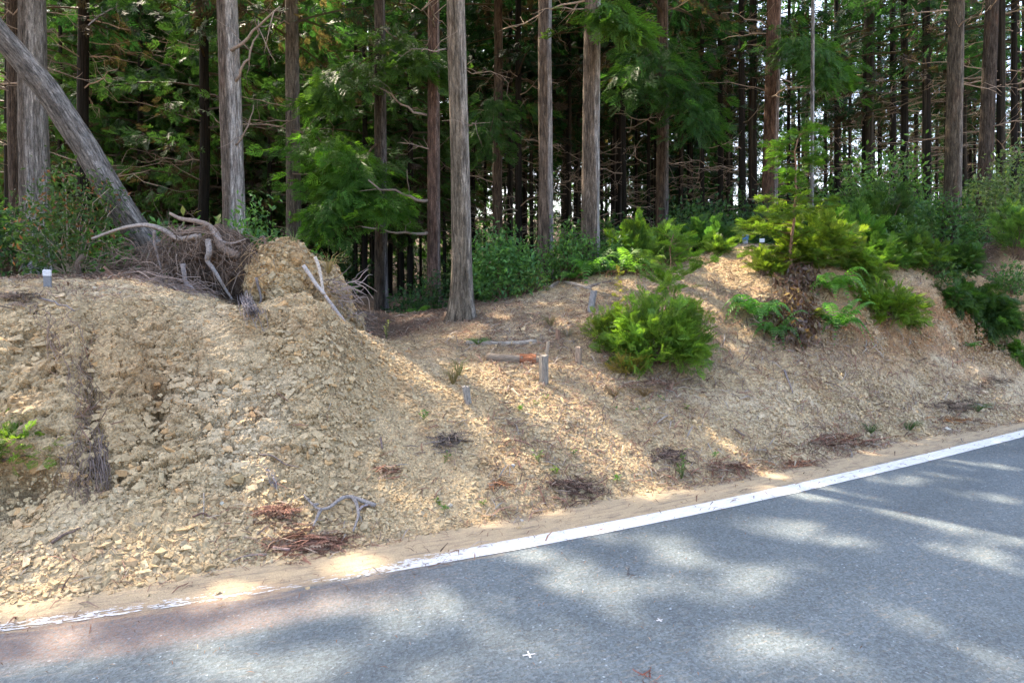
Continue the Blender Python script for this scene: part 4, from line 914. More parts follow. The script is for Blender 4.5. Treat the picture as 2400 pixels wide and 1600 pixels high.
# a distant mass of foliage closing the view between the trunks
def far_wood():
    rng = np.random.default_rng(50); b = Buf(); n = 46000; px = rng.uniform(-500, 1640, n); d = rng.uniform(34, 60, n); z = rng.uniform(-2.5, 21, n)
    r = rays(px, np.full(n, 680.)); pos = np.column_stack([r[:, 0] / r[:, 1] * d, d, z]); k = vnoise(pos, 3.5, 3) > .22; pos = pos[k]; n = len(pos)
    D = rng.normal(size=(n, 3)) * [1, 1, .5] + [0, 0, -.2]; C = tint(rng, n, (.028, .068, .026), .5, .5) 
    put(b, SPR, D, pos, rng.uniform(.45, 1.0, n), C, rng, 1.0, 1.3)
    n = 19000; px = rng.uniform(1480, 2900, n); d = rng.uniform(29, 48, n); z = rng.uniform(-3, 5.0 + 3.4 * vnoise(np.column_stack([px / 60, d * 0, d * 0]), 1.0, 3), n) ; r = rays(px, np.full(n, 680.)); pos = np.column_stack([r[:, 0] / r[:, 1] * d, d, z])
    put(b, SPR, rng.normal(size=(n, 3)), pos, rng.uniform(.5, 1.1, n), tint(rng, n, (.018, .045, .020), .4, .4), rng, 1.0, 1.3)
    n = 13000; px = rng.uniform(1500, 2800, n); d = rng.uniform(26, 55, n); z = rng.uniform(0, 15, n); r = rays(px, np.full(n, 680.)); pos = np.column_stack([r[:, 0] / r[:, 1] * d, d, z]); k = vnoise(pos, 2.2, 31) > .40; pos = pos[k]; n = len(pos)
    put(b, SPR, rng.normal(size=(n, 3)), pos, rng.uniform(.3, .75, n), tint(rng, n, (.02, .05, .022), .4, .5), rng, 1.0, 1.2)
    tag(b.build('far_wood_foliage', 'needles'), kind='stuff')
far_wood()
# ------------------------------------------------------------------ understory plants
def at_ground(px, py, d=None):
    if d is None: p = G(px, py)
    else: p = P(px, py, d)
    return snap(p)
YEL = (.20, .26, .045); CEDG = (.075, .15, .030); CEDD = (.034, .078, .024); LUSH = (.105, .190, .040)
def sapling(px0, py0, d, px1, py1, label, prof, n, col, spr=SPR_F, size=(.09, .17), seed=0, stem=(.25,.15,.10), r=.014, up=.5, extra=None, droop=-.2, dim=False):
    """young conifer: stem with whorled boughs; prof maps height fraction to reach in metres"""
    rng = np.random.default_rng(seed); p = at_ground(px0, py0, d); top = P(px1, py1, d); Hh = top[2] - p[2]
    t = empty('cedar_sapling', p, label, 'young tree'); q = wig(p - [0, 0, .03], top, 12, .03, rng); b = Buf(); tube(b, q, np.linspace(r, r * .25, 12), 7, stem, .15); b.build('stem', 'wood', t, smooth=True)
    b = Buf(); k = np.linspace(0, 1, 12); pr = np.array(prof, float)
    nb = max(14, int(n / 14))
    for i in range(nb):
        h = pr[0, 0] + (pr[-1, 0] - pr[0, 0]) * (i + rng.random()) / nb; L = np.interp(h, pr[:, 0], pr[:, 1]) * rng.uniform(.65, 1.2)
        if L < .02: continue
        c = np.array([np.interp(h, k, q[:, j]) for j in range(3)]); a = rng.random() * 2 * math.pi; e = np.array([math.cos(a), math.sin(a), up * rng.uniform(.4, 1.3)])
        qq = c + e * np.linspace(0, 1, 5)[:, None] * L - np.array([0, 0, .22 * L]) * np.linspace(0, 1, 5)[:, None]**2; tube(b, qq, np.linspace(r * .35, r * .12, 5), 3, (.16,.11,.06), cap=False)
        m = max(4, int(14 * L / .35 * rng.uniform(.7, 1.2))); s = rng.uniform(.15, 1.0, m); base = np.column_stack([np.interp(s, np.linspace(0, 1, 5), qq[:, j]) for j in range(3)])
        side = np.array([-e[1], e[0], 0]); dd = e[None] * rng.uniform(.4, 1, (m, 1)) + side * rng.normal(0, .6, (m, 1)) + np.column_stack([0*s, 0*s, rng.uniform(droop, .3, m)])
        put(b, spr, dd, base, rng.uniform(*size, m), tint(rng, m, np.array(col) * (1 if h < .55 or not dim else .9) * ([1, 1, 1] if h < .55 or not dim else [.8, 1.05, 1.1]), .3, .5) * rng.uniform(.8, 1.2), rng, .5)
    m = 10; put(b, spr, np.column_stack([rng.normal(0, .35, m), rng.normal(0, .35, m), np.ones(m)]), q[-1] - np.array([0, 0, 1.]) * rng.uniform(0, .25, (m, 1)), rng.uniform(*size, m), tint(rng, m, col, .2, .5), rng)
    b.build('foliage', 'needles', t); return t
def bush(px, py, d, rx, h, n, col, label, spr=SPR_F, size=(.10, .19), seed=0, ry=None, name='cedar_bush', mat='needles', leafy=False, cat='bush', down=0.0, stems=6, stemcol=(.15,.10,.07), yel=.6, group=None, red=0.0):
    """many-stemmed bush filling an uneven dome"""
    rng = np.random.default_rng(seed + 1000); p = at_ground(px, py, d); ry = ry or rx * .75; t = empty(name, p, label, cat, group); b = Buf(); sb = Buf()
    n = int(n * (1.9 if leafy else 1.25)); ncl = max(10, n // 13); u = rng.normal(size=(ncl, 3)); u /= np.linalg.norm(u, axis=1, keepdims=True); u[:, 2] = np.abs(u[:, 2]) - down * rng.random(ncl); rr = rng.uniform(.35, 1.05, ncl)**.7 * (.75 + .5 * vnoise(u * 1.0 + seed, .6, 3))
    c = p + np.array([0, 0, h * .12]) + u * rr[:, None] * np.array([rx, ry, h * .9])
    g = HZ(c[:, :2]); c[:, 2] = np.maximum(c[:, 2], g + .03)
    for i in rng.choice(ncl, min(ncl, stems * 4), replace=False):
        a = p + np.array([rng.normal(0, .04), rng.normal(0, .04), -.02]); tube(sb, wig(a, c[i], 6, .06, rng, -.08), np.linspace(.009, .002, 6), 4, stemcol, cap=False)
    sb.build('stem', 'wood', t)
    for i in range(ncl):
        m = rng.integers(9, 17); o = u[i] * [rx, ry, h]; o = o / np.linalg.norm(o); lift = .35 if not leafy else .1
        if leafy:
            s = rng.normal(0, 1, (m, 3)) * size[1] * 1.05; dd = rng.normal(0, .7, (m, 3)) + o * .5 + [0, 0, -.25]; C = tint(rng, m, np.array(col) * 1.25, .35, yel) * rng.uniform(.7, 1.3)
            rd = rng.random(m) < red * (u[i][2] > .1); C[rd] = np.array([.20, .085, .045]) * rng.uniform(.7, 1.3, (rd.sum(), 1))
            put(b, [LEAF], dd, c[i] + s, rng.uniform(*size, m), C, rng, .9)
        else:
            s = rng.uniform(-.08, .06, (m, 1)) * 1.2 * o + rng.normal(0, .035, (m, 3)) * (rx + .4); dd = o + rng.normal(0, .5, (m, 3)) + [0, 0, lift - down * .8]; C = tint(rng, m, col, .28, yel) * rng.uniform(.75, 1.3)
            put(b, spr, dd, c[i] + s, rng.uniform(*size, m), C, rng, .5)
    b.build('foliage', mat, t); return t
def shrub(px, py, d, rx, h, n, col, label, **k):
    k['size'] = tuple(1.2 * v for v in k.get('size', (.035, .075))); return bush(px, py, d, rx, h, n, col, label, name='broadleaf_shrub', mat='leaves', leafy=True, cat='shrub', **k)

sapling(1852, 640, 8.5, 1876, 292, 'tallest young conifer on the bank, yellow-green below with a bare reddish stem', [(.04,.42),(.16,.62),(.30,.72),(.44,.50),(.52,.28),(.60,.08),(.66,.22),(.76,.36),(.9,.30),(1,.10)], 1000, (.085,.145,.028), seed=1, r=.022, size=(.10,.18), up=.35, droop=-.5, dim=True)
sapling(1556, 800, 7.2, 1578, 545, 'slim young conifer with tiered boughs rising out of the bright green bush', [(.25,.12),(.38,.24),(.50,.40),(.66,.38),(.78,.30),(1,.10)], 480, (.10,.19,.036), seed=2, r=.012, size=(.08,.16), up=.65)
bush(1545, 865, 6.75, .52, .62, 1900, LUSH, 'dense bright green conifer bush on the slope below the slim sapling', spr=BRU + SPR_F, size=(.09,.17), seed=1, stems=8, down=.25)
bush(1420, 815, 6.95, .18, .35, 330, (.12,.19,.035), 'small yellow-green conifer clump at the left side of the dense bright bush', spr=BRU + SPR_F, size=(.07,.13), seed=2)
bush(1470, 905, 6.45, .16, .12, 170, (.20,.17,.05), 'low orange-green conifer tuft under the left edge of the dense bright bush', spr=BRU, size=(.06,.12), seed=3)
sapling(1458, 760, 7.2, 1452, 628, 'thin reddish seedling standing left of the slim tiered sapling', [(.3,.05),(.6,.07),(.9,.05)], 60, (.17,.17,.05), seed=5, r=.005, size=(.04,.08))
bush(1565, 622, 9.25, .24, .46, 460, (.06,.125,.032), 'upright light green conifer bush on the crest beside the brown ferns', size=(.09,.16), seed=4, spr=SPR_F + BRU)
bush(1915, 640, 8.7, .52, .58, 900, (.105,.165,.032), 'wide yellow-green conifer bush spreading right of the tallest sapling', size=(.11,.2), seed=5, down=.2)
bush(1795, 650, 8.6, .22, .24, 240, (.115,.175,.035), 'small yellow-green conifer clump at the left foot of the tallest sapling', size=(.09,.16), seed=6)
bush(2085, 690, 8.2, .40, .38, 900, (.10,.175,.03), 'rounded light green conifer bush overhanging the rusty bare soil', size=(.09,.17), seed=7, down=.5, spr=BRU + SPR_F)
bush(2235, 640, 9.6, .30, .42, 620, CEDD, 'dark green conifer bush on the crest near the right edge', size=(.10,.18), seed=8, down=.3)
bush(2330, 640, 9.3, .40, .32, 620, CEDD, 'dark conifer bush trailing down the slope at the right edge', size=(.10,.18), seed=9, down=.9)
bush(2320, 740, 9.2, .32, .36, 520, (.045,.10,.03), 'drooping dark conifer boughs hanging over the undercut at the right edge', size=(.10,.18), seed=10, down=1.0)
bush(2395, 790, 9.0, .2, .3, 260, (.07,.15,.035), 'lowest green conifer tuft at the right edge below the drooping boughs', size=(.09,.16), seed=11, down=.8)
bush(28, 1070, None, .17, .10, 360, (.10,.18,.036), 'light green conifer sprig growing from the rock face at the left edge', spr=BRU + SPR_F, size=(.05,.10), seed=12, down=.3)
bush(2065, 560, 10.6, .55, .62, 760, CEDD, 'dark conifer bush behind the rounded light green one', size=(.12,.22), seed=13)
bush(1990, 590, 9.9, .45, .5, 560, (.07,.16,.035), 'mid green conifer bush behind the wide yellow-green one', size=(.12,.2), seed=14)
bush(1655, 590, 10.2, .42, .42, 520, (.055,.13,.035), 'low dark green conifer bush just left of the blue survey post', size=(.11,.2), seed=15)
bush(1490, 580, 10.6, .46, .75, 700, (.08,.16,.035), 'bright conifer bush in front of the shaded brown cedar', size=(.12,.22), seed=16)
bush(2390, 560, 10.6, .35, 1.0, 420, (.09,.18,.05), 'tall sunlit conifer bush rising at the right edge', size=(.11,.2), seed=17)
bush(2065, 612, 9.2, .36, .36, 420, (.055,.12,.03), 'green conifer clump on the crest straight above the rounded light green bush', size=(.09,.17), seed=27, down=.3)
bush(2125, 612, 9.6, .34, .32, 380, (.045,.10,.028), 'shaded conifer clump on the crest one step right of the green clump', size=(.09,.17), seed=28, down=.3)
bush(2235, 712, None, .26, .24, 320, (.04,.09,.028), 'small dark conifer bush on the bare slope left of the drooping boughs', size=(.09,.16), seed=29, down=.8)
bush(2160, 640, 9.4, .34, .34, 460, (.07,.13,.03), 'low green conifer bush between the rounded bush and the dark crest bush', size=(.09,.17), seed=21, down=.4)
bush(2020, 655, 8.6, .28, .26, 380, (.09,.16,.032), 'low light green conifer clump on the crest left of the rounded bush', size=(.09,.16), seed=22, down=.4)
bush(2295, 655, 9.3, .34, .34, 460, (.045,.10,.028), 'dark conifer clump between the crest bush and the trailing one', size=(.10,.17), seed=23, down=.7)
bush(1685, 600, 9.6, .16, .16, 160, (.07,.13,.03), 'small low conifer clump a little left of the blue survey post', size=(.08,.14), seed=24)
# broadleaf
shrub(2195, 650, 9.3, .24, .24, 300, (.045,.10,.035), 'small dark leafy shrub hanging over the crest left of the dark crest bush', size=(.035,.07), seed=25, down=.5)
shrub(2375, 660, 9.8, .34, .4, 500, (.05,.11,.04), 'dark leafy shrub on the crest at the right edge of the photo', size=(.035,.07), seed=26, down=.4)
shrub(165, 650, 6.9, .50, 1.05, 1500, (.034,.070,.026), 'reddish-tipped broadleaf shrub with crooked pale stems beside the grey marker post', size=(.03,.062), seed=1, stemcol=(.36,.30,.23), yel=.6, red=.14)
shrub(25, 650, 7.6, .42, .80, 650, (.026,.066,.026), 'dark glossy shrub at the left edge in front of the brown cedar', size=(.04,.085), seed=2)
shrub(290, 560, 7.8, .32, .42, 420, (.045,.13,.045), 'large-leaved green shrub at the foot of the leaning trunk', size=(.07,.12), seed=3)
shrub(405, 620, 7.5, .40, .42, 560, (.04,.115,.04), 'glossy green shrub seen under the arching grey root', size=(.06,.10), seed=4)
shrub(590, 610, 7.8, .40, .95, 950, (.055,.13,.045), 'leafy shrub climbing at the foot of the pale weathered trunk', size=(.035,.075), seed=5)
shrub(480, 560, 7.7, .20, .5, 150, (.12,.15,.06), 'slender shrub with long drooping leaves above the upturned roots', size=(.07,.13), seed=6)
shrub(1180, 712, 9.0, .46, .82, 1500, (.050,.13,.045), 'full dark green shrub just right of the flared trunk', size=(.04,.085), seed=7)
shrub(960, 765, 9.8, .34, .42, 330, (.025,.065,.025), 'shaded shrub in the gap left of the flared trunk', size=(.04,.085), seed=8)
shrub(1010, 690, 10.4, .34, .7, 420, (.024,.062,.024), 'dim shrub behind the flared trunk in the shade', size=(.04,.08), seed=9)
shrub(1245, 672, 8.9, .22, .26, 200, (.12,.20,.07), 'pale leafed seedling clump on the edge of the bank by the striped trunk', size=(.03,.06), seed=10)
shrub(1330, 660, 9.5, .40, .72, 900, (.055,.13,.04), 'leafy shrub between the striped trunk and the mottled trunk', size=(.035,.075), seed=11)
shrub(1650, 560, 12, .85, 1.35, 2100, (.035,.085,.035), 'broad dark evergreen shrub behind the low bush by the blue post', size=(.05,.10), seed=12)
shrub(1760, 550, 12.4, .7, 1.25, 1500, (.035,.08,.03), 'dark evergreen shrub at the foot of the rust-patched trunk', size=(.05,.10), seed=13)
shrub(2060, 500, 13, 1.0, 1.9, 2000, (.060,.135,.045), 'tall loose shrub with thin leaning stems before the sky gaps', size=(.06,.12), seed=14, stemcol=(.28,.24,.2), stems=9)
shrub(2200, 590, 11.8, .70, .85, 1100, (.04,.10,.035), 'dark shrub at the foot of the lone grey-brown trunk', size=(.05,.10), seed=15)
shrub(2345, 580, 12.2, .75, 1.75, 1500, (.065,.11,.055), 'tall grey-green shrub near the right edge of the wood', size=(.05,.095), seed=16)
shrub(1940, 540, 13, .8, 1.4, 1400, (.04,.095,.035), 'dark shrub behind the tallest sapling, right of the slender pale trunk', size=(.05,.1), seed=17)
shrub(1430, 640, 9.7, .30, .35, 350, (.045,.11,.035), 'low leafy shrub right of the mottled trunk behind the ferns', size=(.04,.08), seed=18)
shrub(720, 590, 10, .5, .7, 700, (.05,.12,.04), 'mossy green shrub behind the earth clod', size=(.04,.09), seed=19)
shrub(2110, 620, 9.9, .30, .30, 260, (.045,.10,.04), 'small leafy shrub between the rounded bush and the dark one', size=(.04,.08), seed=20)

for i, (x, d, rx, h, where) in enumerate([(1445, 15, .9, 1.5, 'behind the bright conifer bush'), (1560, 16, 1.0, 1.7, 'at the foot of the shaded brown cedar'), (1700, 18, 1.1, 1.9, 'between the shaded brown cedar and the rust-patched one'), (1850, 17, 1.0, 1.8, 'right of the rust-patched trunk'), (1990, 18, 1.1, 1.9, 'under the big sky gap'), (2130, 17, 1.0, 2.0, 'left of the lone grey-brown trunk'),
        (2275, 17, 1.0, 2.0, 'right of the lone grey-brown trunk'), (2400, 16, 1.0, 2.0, 'at the right edge'), (1230, 16, .9, 1.0, 'left of the striped trunk'), (1110, 18, .9, .9, 'behind the flared trunk'), (790, 20, 1.2, 1.0, 'in the gap'), (640, 18, 1.0, 1.3, 'behind the pale weathered trunk'), (350, 17, 1.1, 1.3, 'behind the leaning trunk')]):
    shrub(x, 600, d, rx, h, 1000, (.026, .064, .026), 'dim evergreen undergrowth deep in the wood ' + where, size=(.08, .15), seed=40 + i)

# hanging leafy boughs of the mossy and dark cedars
for (nm, px, py, d, qx, qy, qd, sp_, n, col) in [('cedar_bough', 690, 400, 12.6, 950, 500, 10.6, .75, 420, (.07,.17,.035)), ('cedar_bough', 690, 300, 12.8, 840, 420, 10.8, .7, 360, (.075,.18,.035)), ('cedar_bough', 893, 330, 11.5, 760, 520, 10.2, .6, 320, (.055,.13,.03)), ('cedar_bough', 893, 120, 11.5, 760, 230, 10.5, .7, 300, (.055,.12,.03)), ('cedar_bough', 893, 60, 11.5, 1000, 160, 10.6, .6, 260, (.05,.11,.03)),
                                     ('cedar_bough', 1805, 60, 12.9, 1960, 170, 11.2, .75, 340, (.05,.12,.03)), ('cedar_bough', 1549, 60, 13.9, 1480, 220, 11.5, .9, 360, (.04,.10,.028)), ('cedar_bough', 1549, 150, 13.9, 1640, 290, 12, .9, 340, (.04,.10,.03)), ('cedar_bough', 1386, 20, 9.8, 1470, 60, 9.0, .5, 200, (.06,.13,.03)), ('cedar_bough', 1166, 200, 14.9, 1150, 330, 13.3, .7, 240, (.04,.10,.03))]:
    host = min((o for o in bpy.data.objects if o.type == 'EMPTY' and o.get('category') == 'tree' and o.get('group') is None), key=lambda o: abs(px_of(np.array(o.location) + [0, 0, .5])[0] - px))
    rg = np.random.default_rng(px + py); a = P(px, py, d); a[:2] = np.array(host.location)[:2] + (a[:2] - np.array(host.location)[:2]) * .2
    bough(rg, a, P(qx, qy, qd), sp_, n, col, size=(.2, .38)).build('bough', 'needles', host)
for (px, py, d, qx, qy, qd, r) in [(1010,470,11,870,425,10.3,.03), (1010,545,11,850,522,10.2,.028), (1000,270,11,880,200,10.6,.022), (1078,300,8.05,1120,285,7.9,.01), (1045,115,8,985,117,7.8,.012), (540,120,9.2,650,10,8.8,.025), (552,190,9.2,610,60,9.0,.02), (552,340,9.2,600,250,9.0,.014)]:
    host = min((o for o in bpy.data.objects if o.type == 'EMPTY' and o.get('category') == 'tree' and o.get('group') is None), key=lambda o: abs(px_of(np.array(o.location) + [0, 0, .5])[0] - px))
    rg = np.random.default_rng(px + py); b = Buf(); q = wig(P(px, py, d), P(qx, qy, qd), 9, .06, rg, .06); tube(b, q, np.linspace(r, r * .35, 9), 6, (.25,.2,.16), .2)
    for k in range(3): i = rg.integers(3, 8); tube(b, wig(q[i], q[i] + rg.normal(0, .25, 3), 4, .1, rg), np.linspace(r * .35, r * .12, 4), 4, (.25,.2,.16))
    b.build('branch', 'wood', host, smooth=True)

# ferns
def frond_buf(b, rng, base, az, L, arch, col, width=.24, n=17, dead=False, drop=1.0):
    e = np.array([math.cos(az), math.sin(az), 0]); t = np.linspace(0, 1, n + 1); q = base + e * (L * (t - .12 * t**3))[:, None] + np.array([0, 0, 1.]) * (arch * L * (2.1 * t - drop * 1.75 * t**2))[:, None]
    tube(b, q[::3], np.linspace(.003, .0012, len(q[::3])), 3, np.array(col) * .7, cap=False); side = np.array([-e[1], e[0], 0]); V = []; F = []; C = []
    for i in range(2, n + 1):
        w = width * L * math.sin(min(1, (i / n) * 1.25 + .05) * math.pi * .86)**.7 * (1.02 - (i / n)**3); tan = q[i] - q[i-1]; tan /= np.linalg.norm(tan); lw = L / n * .47
        for sg in (-1, 1):
            d = side * sg + tan * .35 + np.array([0, 0, -.25 if not dead else rng.uniform(-1.3, .1)]); d /= np.linalg.norm(d); a = q[i]; mid = a + d * w * .5 + np.array([0, 0, .012]); tip = a + d * w + np.array([0, 0, -.1 * w]); c = np.array(col) * rng.uniform(.75, 1.25); k = len(V)
            V += [a - tan * lw * .6, a + tan * lw * .6, mid - tan * lw, mid + tan * lw, tip]; F += [(k, k+1, k+3), (k, k+3, k+2), (k+2, k+3, k+4)]; C += [c] * 5
    b.add(np.array(V), np.array(F), np.array(C))
def fern(px, py, label, L=.5, n=9, col=(.10,.22,.045), arch=.5, seed=0, d=None, dead=0, name='fern', azr=(0, 6.28), deadcol=(.15,.075,.05)):
    n = int(n * 1.9); L *= .92; rng = np.random.default_rng(seed + 400); p = at_ground(px, py, d); t = empty(name, p, label, 'fern')
    for i in range(n):
        b = Buf(); a = azr[0] + (azr[1] - azr[0]) * (i + rng.uniform(-.3, .3)) / n; frond_buf(b, rng, p + [rng.normal(0, .02), rng.normal(0, .02), .01], a, L * rng.uniform(.75, 1.15), arch * rng.uniform(.7, 1.3), np.array(col) * rng.uniform(.75, 1.25), drop=rng.uniform(.7, 1.7)); b.build('frond', 'fern', t)
    for i in range(dead):
        b = Buf(); frond_buf(b, rng, p + [rng.normal(0, .05), rng.normal(0, .05), .01], rng.uniform(*azr), L * rng.uniform(.5, .9), arch * .45, np.array(deadcol) * rng.uniform(.6, 1.5), dead=True, drop=1.5); b.build('dead_frond', 'fern', t)
    return t
fern(1385, 640, 'green fern at the left end of the fern row on the crest', .50, 8, seed=1, arch=.8, d=9.0, dead=3)
fern(1440, 645, 'withered purple-brown fern in the middle of the fern row', .34, 2, seed=2, arch=.9, d=8.9, dead=16, deadcol=(.17,.09,.075))
fern(1478, 640, 'arching light green fern right of the withered one', .46, 7, (.14,.26,.05), seed=3, arch=.8, d=8.8, dead=2)
fern(1520, 610, 'yellow-green fern over a dark brown clump beside the upright conifer bush', .46, 6, (.17,.25,.05), seed=4, arch=1.1, d=8.9, dead=14, deadcol=(.15,.07,.04))
fern(1350, 655, 'low fern with browned tips nearest the bank-edge log', .34, 6, seed=5, arch=.5, d=9.0, dead=8)
fern(1775, 755, 'big fern fanning left on the slope left of the dead leaf curtain', .52, 9, (.12,.26,.06), seed=6, arch=.85, azr=(1.8, 7.2))
fern(1815, 790, 'lower fern drooping beneath the big fanned one', .36, 7, (.08,.18,.04), seed=7, arch=.85, azr=(2, 7), dead=2)
fern(1955, 690, 'bright fern hanging down the slope right of the dead leaf curtain', .50, 10, (.13,.27,.05), seed=8, arch=.85, azr=(2.4, 7.6))
fern(1965, 775, 'lowest green fern below the bright hanging one', .42, 9, (.10,.24,.05), seed=9, arch=.85, azr=(2.4, 7.4), dead=2)
fern(1900, 745, 'yellowing small fern at the foot of the dead leaf curtain', .26, 6, (.2,.22,.05), seed=10, arch=.4, azr=(3.2, 6.6))
fern(968, 715, 'single small fern in the dark gap left of the flared trunk', .36, 5, (.10,.22,.05), seed=11, arch=.7, d=9.4)
fern(2140, 765, 'small yellow-green fern under the rounded conifer bush', .22, 6, (.16,.22,.05), seed=12, arch=.4)
fern(2275, 815, 'tiny fern on the undercut slope near the right edge', .15, 6, (.1,.2,.05), seed=13, arch=.5)
# curtain of dead leaves below the tallest sapling
def dead_curtain():
    rng = np.random.default_rng(61); b = Buf(); p0 = at_ground(1875, 700); t = empty('dead_leaf_clump', p0, 'curtain of dead purple-brown fern leaves below the tallest sapling', 'dead leaves'); n = 1500
    px = np.concatenate([rng.normal(1870, 30, n // 2), rng.normal(1890, 38, n - n // 2)]); py = rng.uniform(640, 815, n); g = np.array([G(x, y) for x, y in zip(px[:200], py[:200])]); idx = rng.integers(0, 200, n); pos = g[idx] + rng.normal(0, .05, (n, 3)); pos[:, 2] = HZ(pos[:, :2]) + rng.uniform(.01, .17, n)
    D = rng.normal(0, .5, (n, 3)) + [0, -.25, -.8]; cols = np.array([(.20,.13,.115),(.13,.075,.055),(.26,.19,.17),(.17,.09,.06)]); put(b, [LEAFN, LEAF], D, pos, rng.uniform(.05, .13, n), cols[rng.integers(0, 4, n)] * rng.uniform(.7, 1.3, (n, 1)), rng, 1.5); b.build('dead_leaves', 'fern', t)
dead_curtain()
# small weeds
def weed(px, py, label, h=.08, n=16, col=(.10,.22,.05), w=.06, seed=0, grass=False, name='weed'):
    rng = np.random.default_rng(seed + 700); p = at_ground(px, py); b = Buf()
    if grass:
        for i in range(n):
            a = rng.uniform(0, 6.28); e = np.array([math.cos(a), math.sin(a), 0]); hh = h * rng.uniform(.6, 1.2); q = np.array([p + e * .01, p + e * w * .4 + [0, 0, hh * .7], p + e * w + [0, 0, hh * rng.uniform(.6, 1)]]); tube(b, q, [.0022, .0016, .0006], 3, np.array(col) * rng.uniform(.7, 1.3), cap=False)
    else:
        k = max(2, n // 6)
        for i in range(k):
            tip = p + [rng.normal(0, w * .6), rng.normal(0, w * .6), h * rng.uniform(.5, 1)]; tube(b, np.array([p, (p + tip) / 2 + rng.normal(0, .006, 3), tip]), [.0025, .002, .001], 3, (.12,.16,.05), cap=False); m = n // k; s = rng.uniform(.3, 1, (m, 1)); pos = p + (tip - p) * s; put(b, [LEAFN, LEAF], rng.normal(0, 1, (m, 3)) * [1, 1, .3] + [0, 0, .35], pos, rng.uniform(.02, .045, m), tint(rng, m, col, .3, .5), rng, .5)
    return tag(b.build(name, 'leaves', loc=p), label, 'grass tuft' if grass else 'weed')
WEEDS = [(990,988,'small dark green weed on the slope left of the sunlit patch',.10,26,(.07,.19,.04),.05,0),(1262,1085,'tuft of green weed low on the slope below the sunlit patch',.10,18,(.12,.24,.05),.05,0),
 (1305,1112,'bright yellow-green weed low on the slope, right of the taller tuft',.08,22,(.2,.32,.06),.07,0),(1215,963,'round green weed at the upper edge of the sunlit patch',.05,22,(.13,.25,.05),.05,0),(1598,1125,'tallest leafy weed by the road edge, with several upright stems',.24,48,(.085,.17,.04),.07,0),
 (1668,1072,'single pale rosette weed right of the tallest roadside weed',.05,10,(.15,.28,.09),.05,0),(1446,1130,'small leafy weed in the red litter left of the tallest roadside weed',.07,14,(.12,.26,.05),.07,0),(1345,1065,'dark tiny weed between the two lit streaks',.06,12,(.08,.18,.05),.03,0),
 (1040,1088,'dim weed left of the green tuft, in shade',.08,16,(.08,.16,.05),.06,0),(1047,1192,'tiny weed near the shoulder below the shaded slope',.04,12,(.10,.2,.05),.05,0),(1030,1182,'flat green weed beside the pale stone near the shoulder',.03,14,(.12,.2,.05),.05,0),
 (1251,950,'faint green sprig right of the round weed',.05,10,(.12,.2,.05),.05,0),(1460,965,'sparse weeds in shade below the dense conifer bush',.05,16,(.10,.18,.05),.12,0),(1560,940,'green sprig below the right half of the dense conifer bush',.06,16,(.12,.22,.05),.08,0),(1608,960,'small sprig on the bare slope right of the dense bush',.05,10,(.14,.22,.05),.04,0),
 (1135,1185,'green weed speck at the toe of the slope in the middle',.03,8,(.14,.24,.05),.03,0),(905,795,'pale spotted leafy sprig in the gap by the dark cedar',.22,34,(.36,.40,.16),.05,0),(1280,935,'spiky weed near the short leaning stake',.04,8,(.1,.2,.05),.04,0)]
for i, (x, y, l, h, n, c, w, g) in enumerate(WEEDS): weed(x, y, l, h, n, c, w, i)
for i, (x, y, l, h, n, c, w) in enumerate([(1062,900,'dry yellowish grass tuft left of the leaning stake',.17,60,(.30,.25,.12),.12),(1075,880,'green grass tuft above the leaning stake',.15,30,(.14,.2,.06),.1),(1290,765,'dry grass tuft on top of the path right of the logs',.13,60,(.26,.22,.13),.13),(1330,790,'pale dead grass beside the right-hand stake',.12,60,(.33,.28,.2),.13),
    (1120,808,'green grass at the left end of the upper log',.08,60,(.14,.24,.07),.14),(1645,845,'dead grass strands right of the dense conifer bush',.14,40,(.28,.24,.16),.12),(2130,1010,'roadside grass tuft near the red litter at right',.12,60,(.10,.17,.06),.14),(2040,1015,'thin roadside grass left of the red litter',.10,40,(.11,.18,.06),.12),(2290,965,'green grass patch by the road near the right edge',.12,60,(.1,.18,.06),.16),
    (690,575,'grass blades on top of the earth clod',.17,24,(.14,.2,.08),.12),(770,640,'dry curled grass on the right shoulder of the earth clod',.22,36,(.33,.26,.13),.2),(1440,930,'straw-coloured tuft below the low orange-green tuft',.10,50,(.27,.2,.12),.14),(1510,930,'brown straw tuft below the middle of the dense bush',.12,60,(.28,.19,.1),.16)]):
    if y < 700 and x < 800: 
        o = weed(x, 760, l, h, n, c, w, 50 + i, True, 'grass_tuft'); q = P(x, y, 6.85); o.location = q
    else: weed(x, y, l, h, n, c, w, 50 + i, True, 'grass_tuft')

# ------------------------------------------------------------------ stakes, posts, logs, sticks, debris, single rocks
def stake(px, y0, y1, wpx, label, lean=0, col=(.27,.24,.20)):
    rng = np.random.default_rng(px); p = G(px, y1); d = p[1]; top = P(px + lean, y0, d); r = wpx / 2 / FPX * d; n = 9; a = np.linspace(0, 2*math.pi, 14, endpoint=False); rg = 1 + rng.normal(0, .10, 14)
    V = []; F = []; rings = [p - [0, 0, .06]] + [p + (top - p) * s for s in np.linspace(0, 1, n)]
    for k, c in enumerate(rings):
        for j in range(14):
            z = 0 if k < n else rng.uniform(-.012, .006); V.append(c + np.array([math.cos(a[j]) * r * rg[j], math.sin(a[j]) * r * rg[j], z]))
    for k in range(len(rings) - 1):
        for j in range(14): F.append((k*14+j, k*14+(j+1)%14, (k+1)*14+(j+1)%14, (k+1)*14+j))
    b = Buf(); b.add(V, F, col); m = len(rings) - 1; b2 = np.array(V[m*14:]); c = b2.mean(0) - [0, 0, .006]; b.add(np.vstack([b2, c]), [(j, (j+1) % 14, 14) for j in range(14)], np.array(col) * 1.15)
    tag(b.build('wooden_stake', 'stakewood', loc=p), label, 'stake', 'weathered stakes of the old log step')
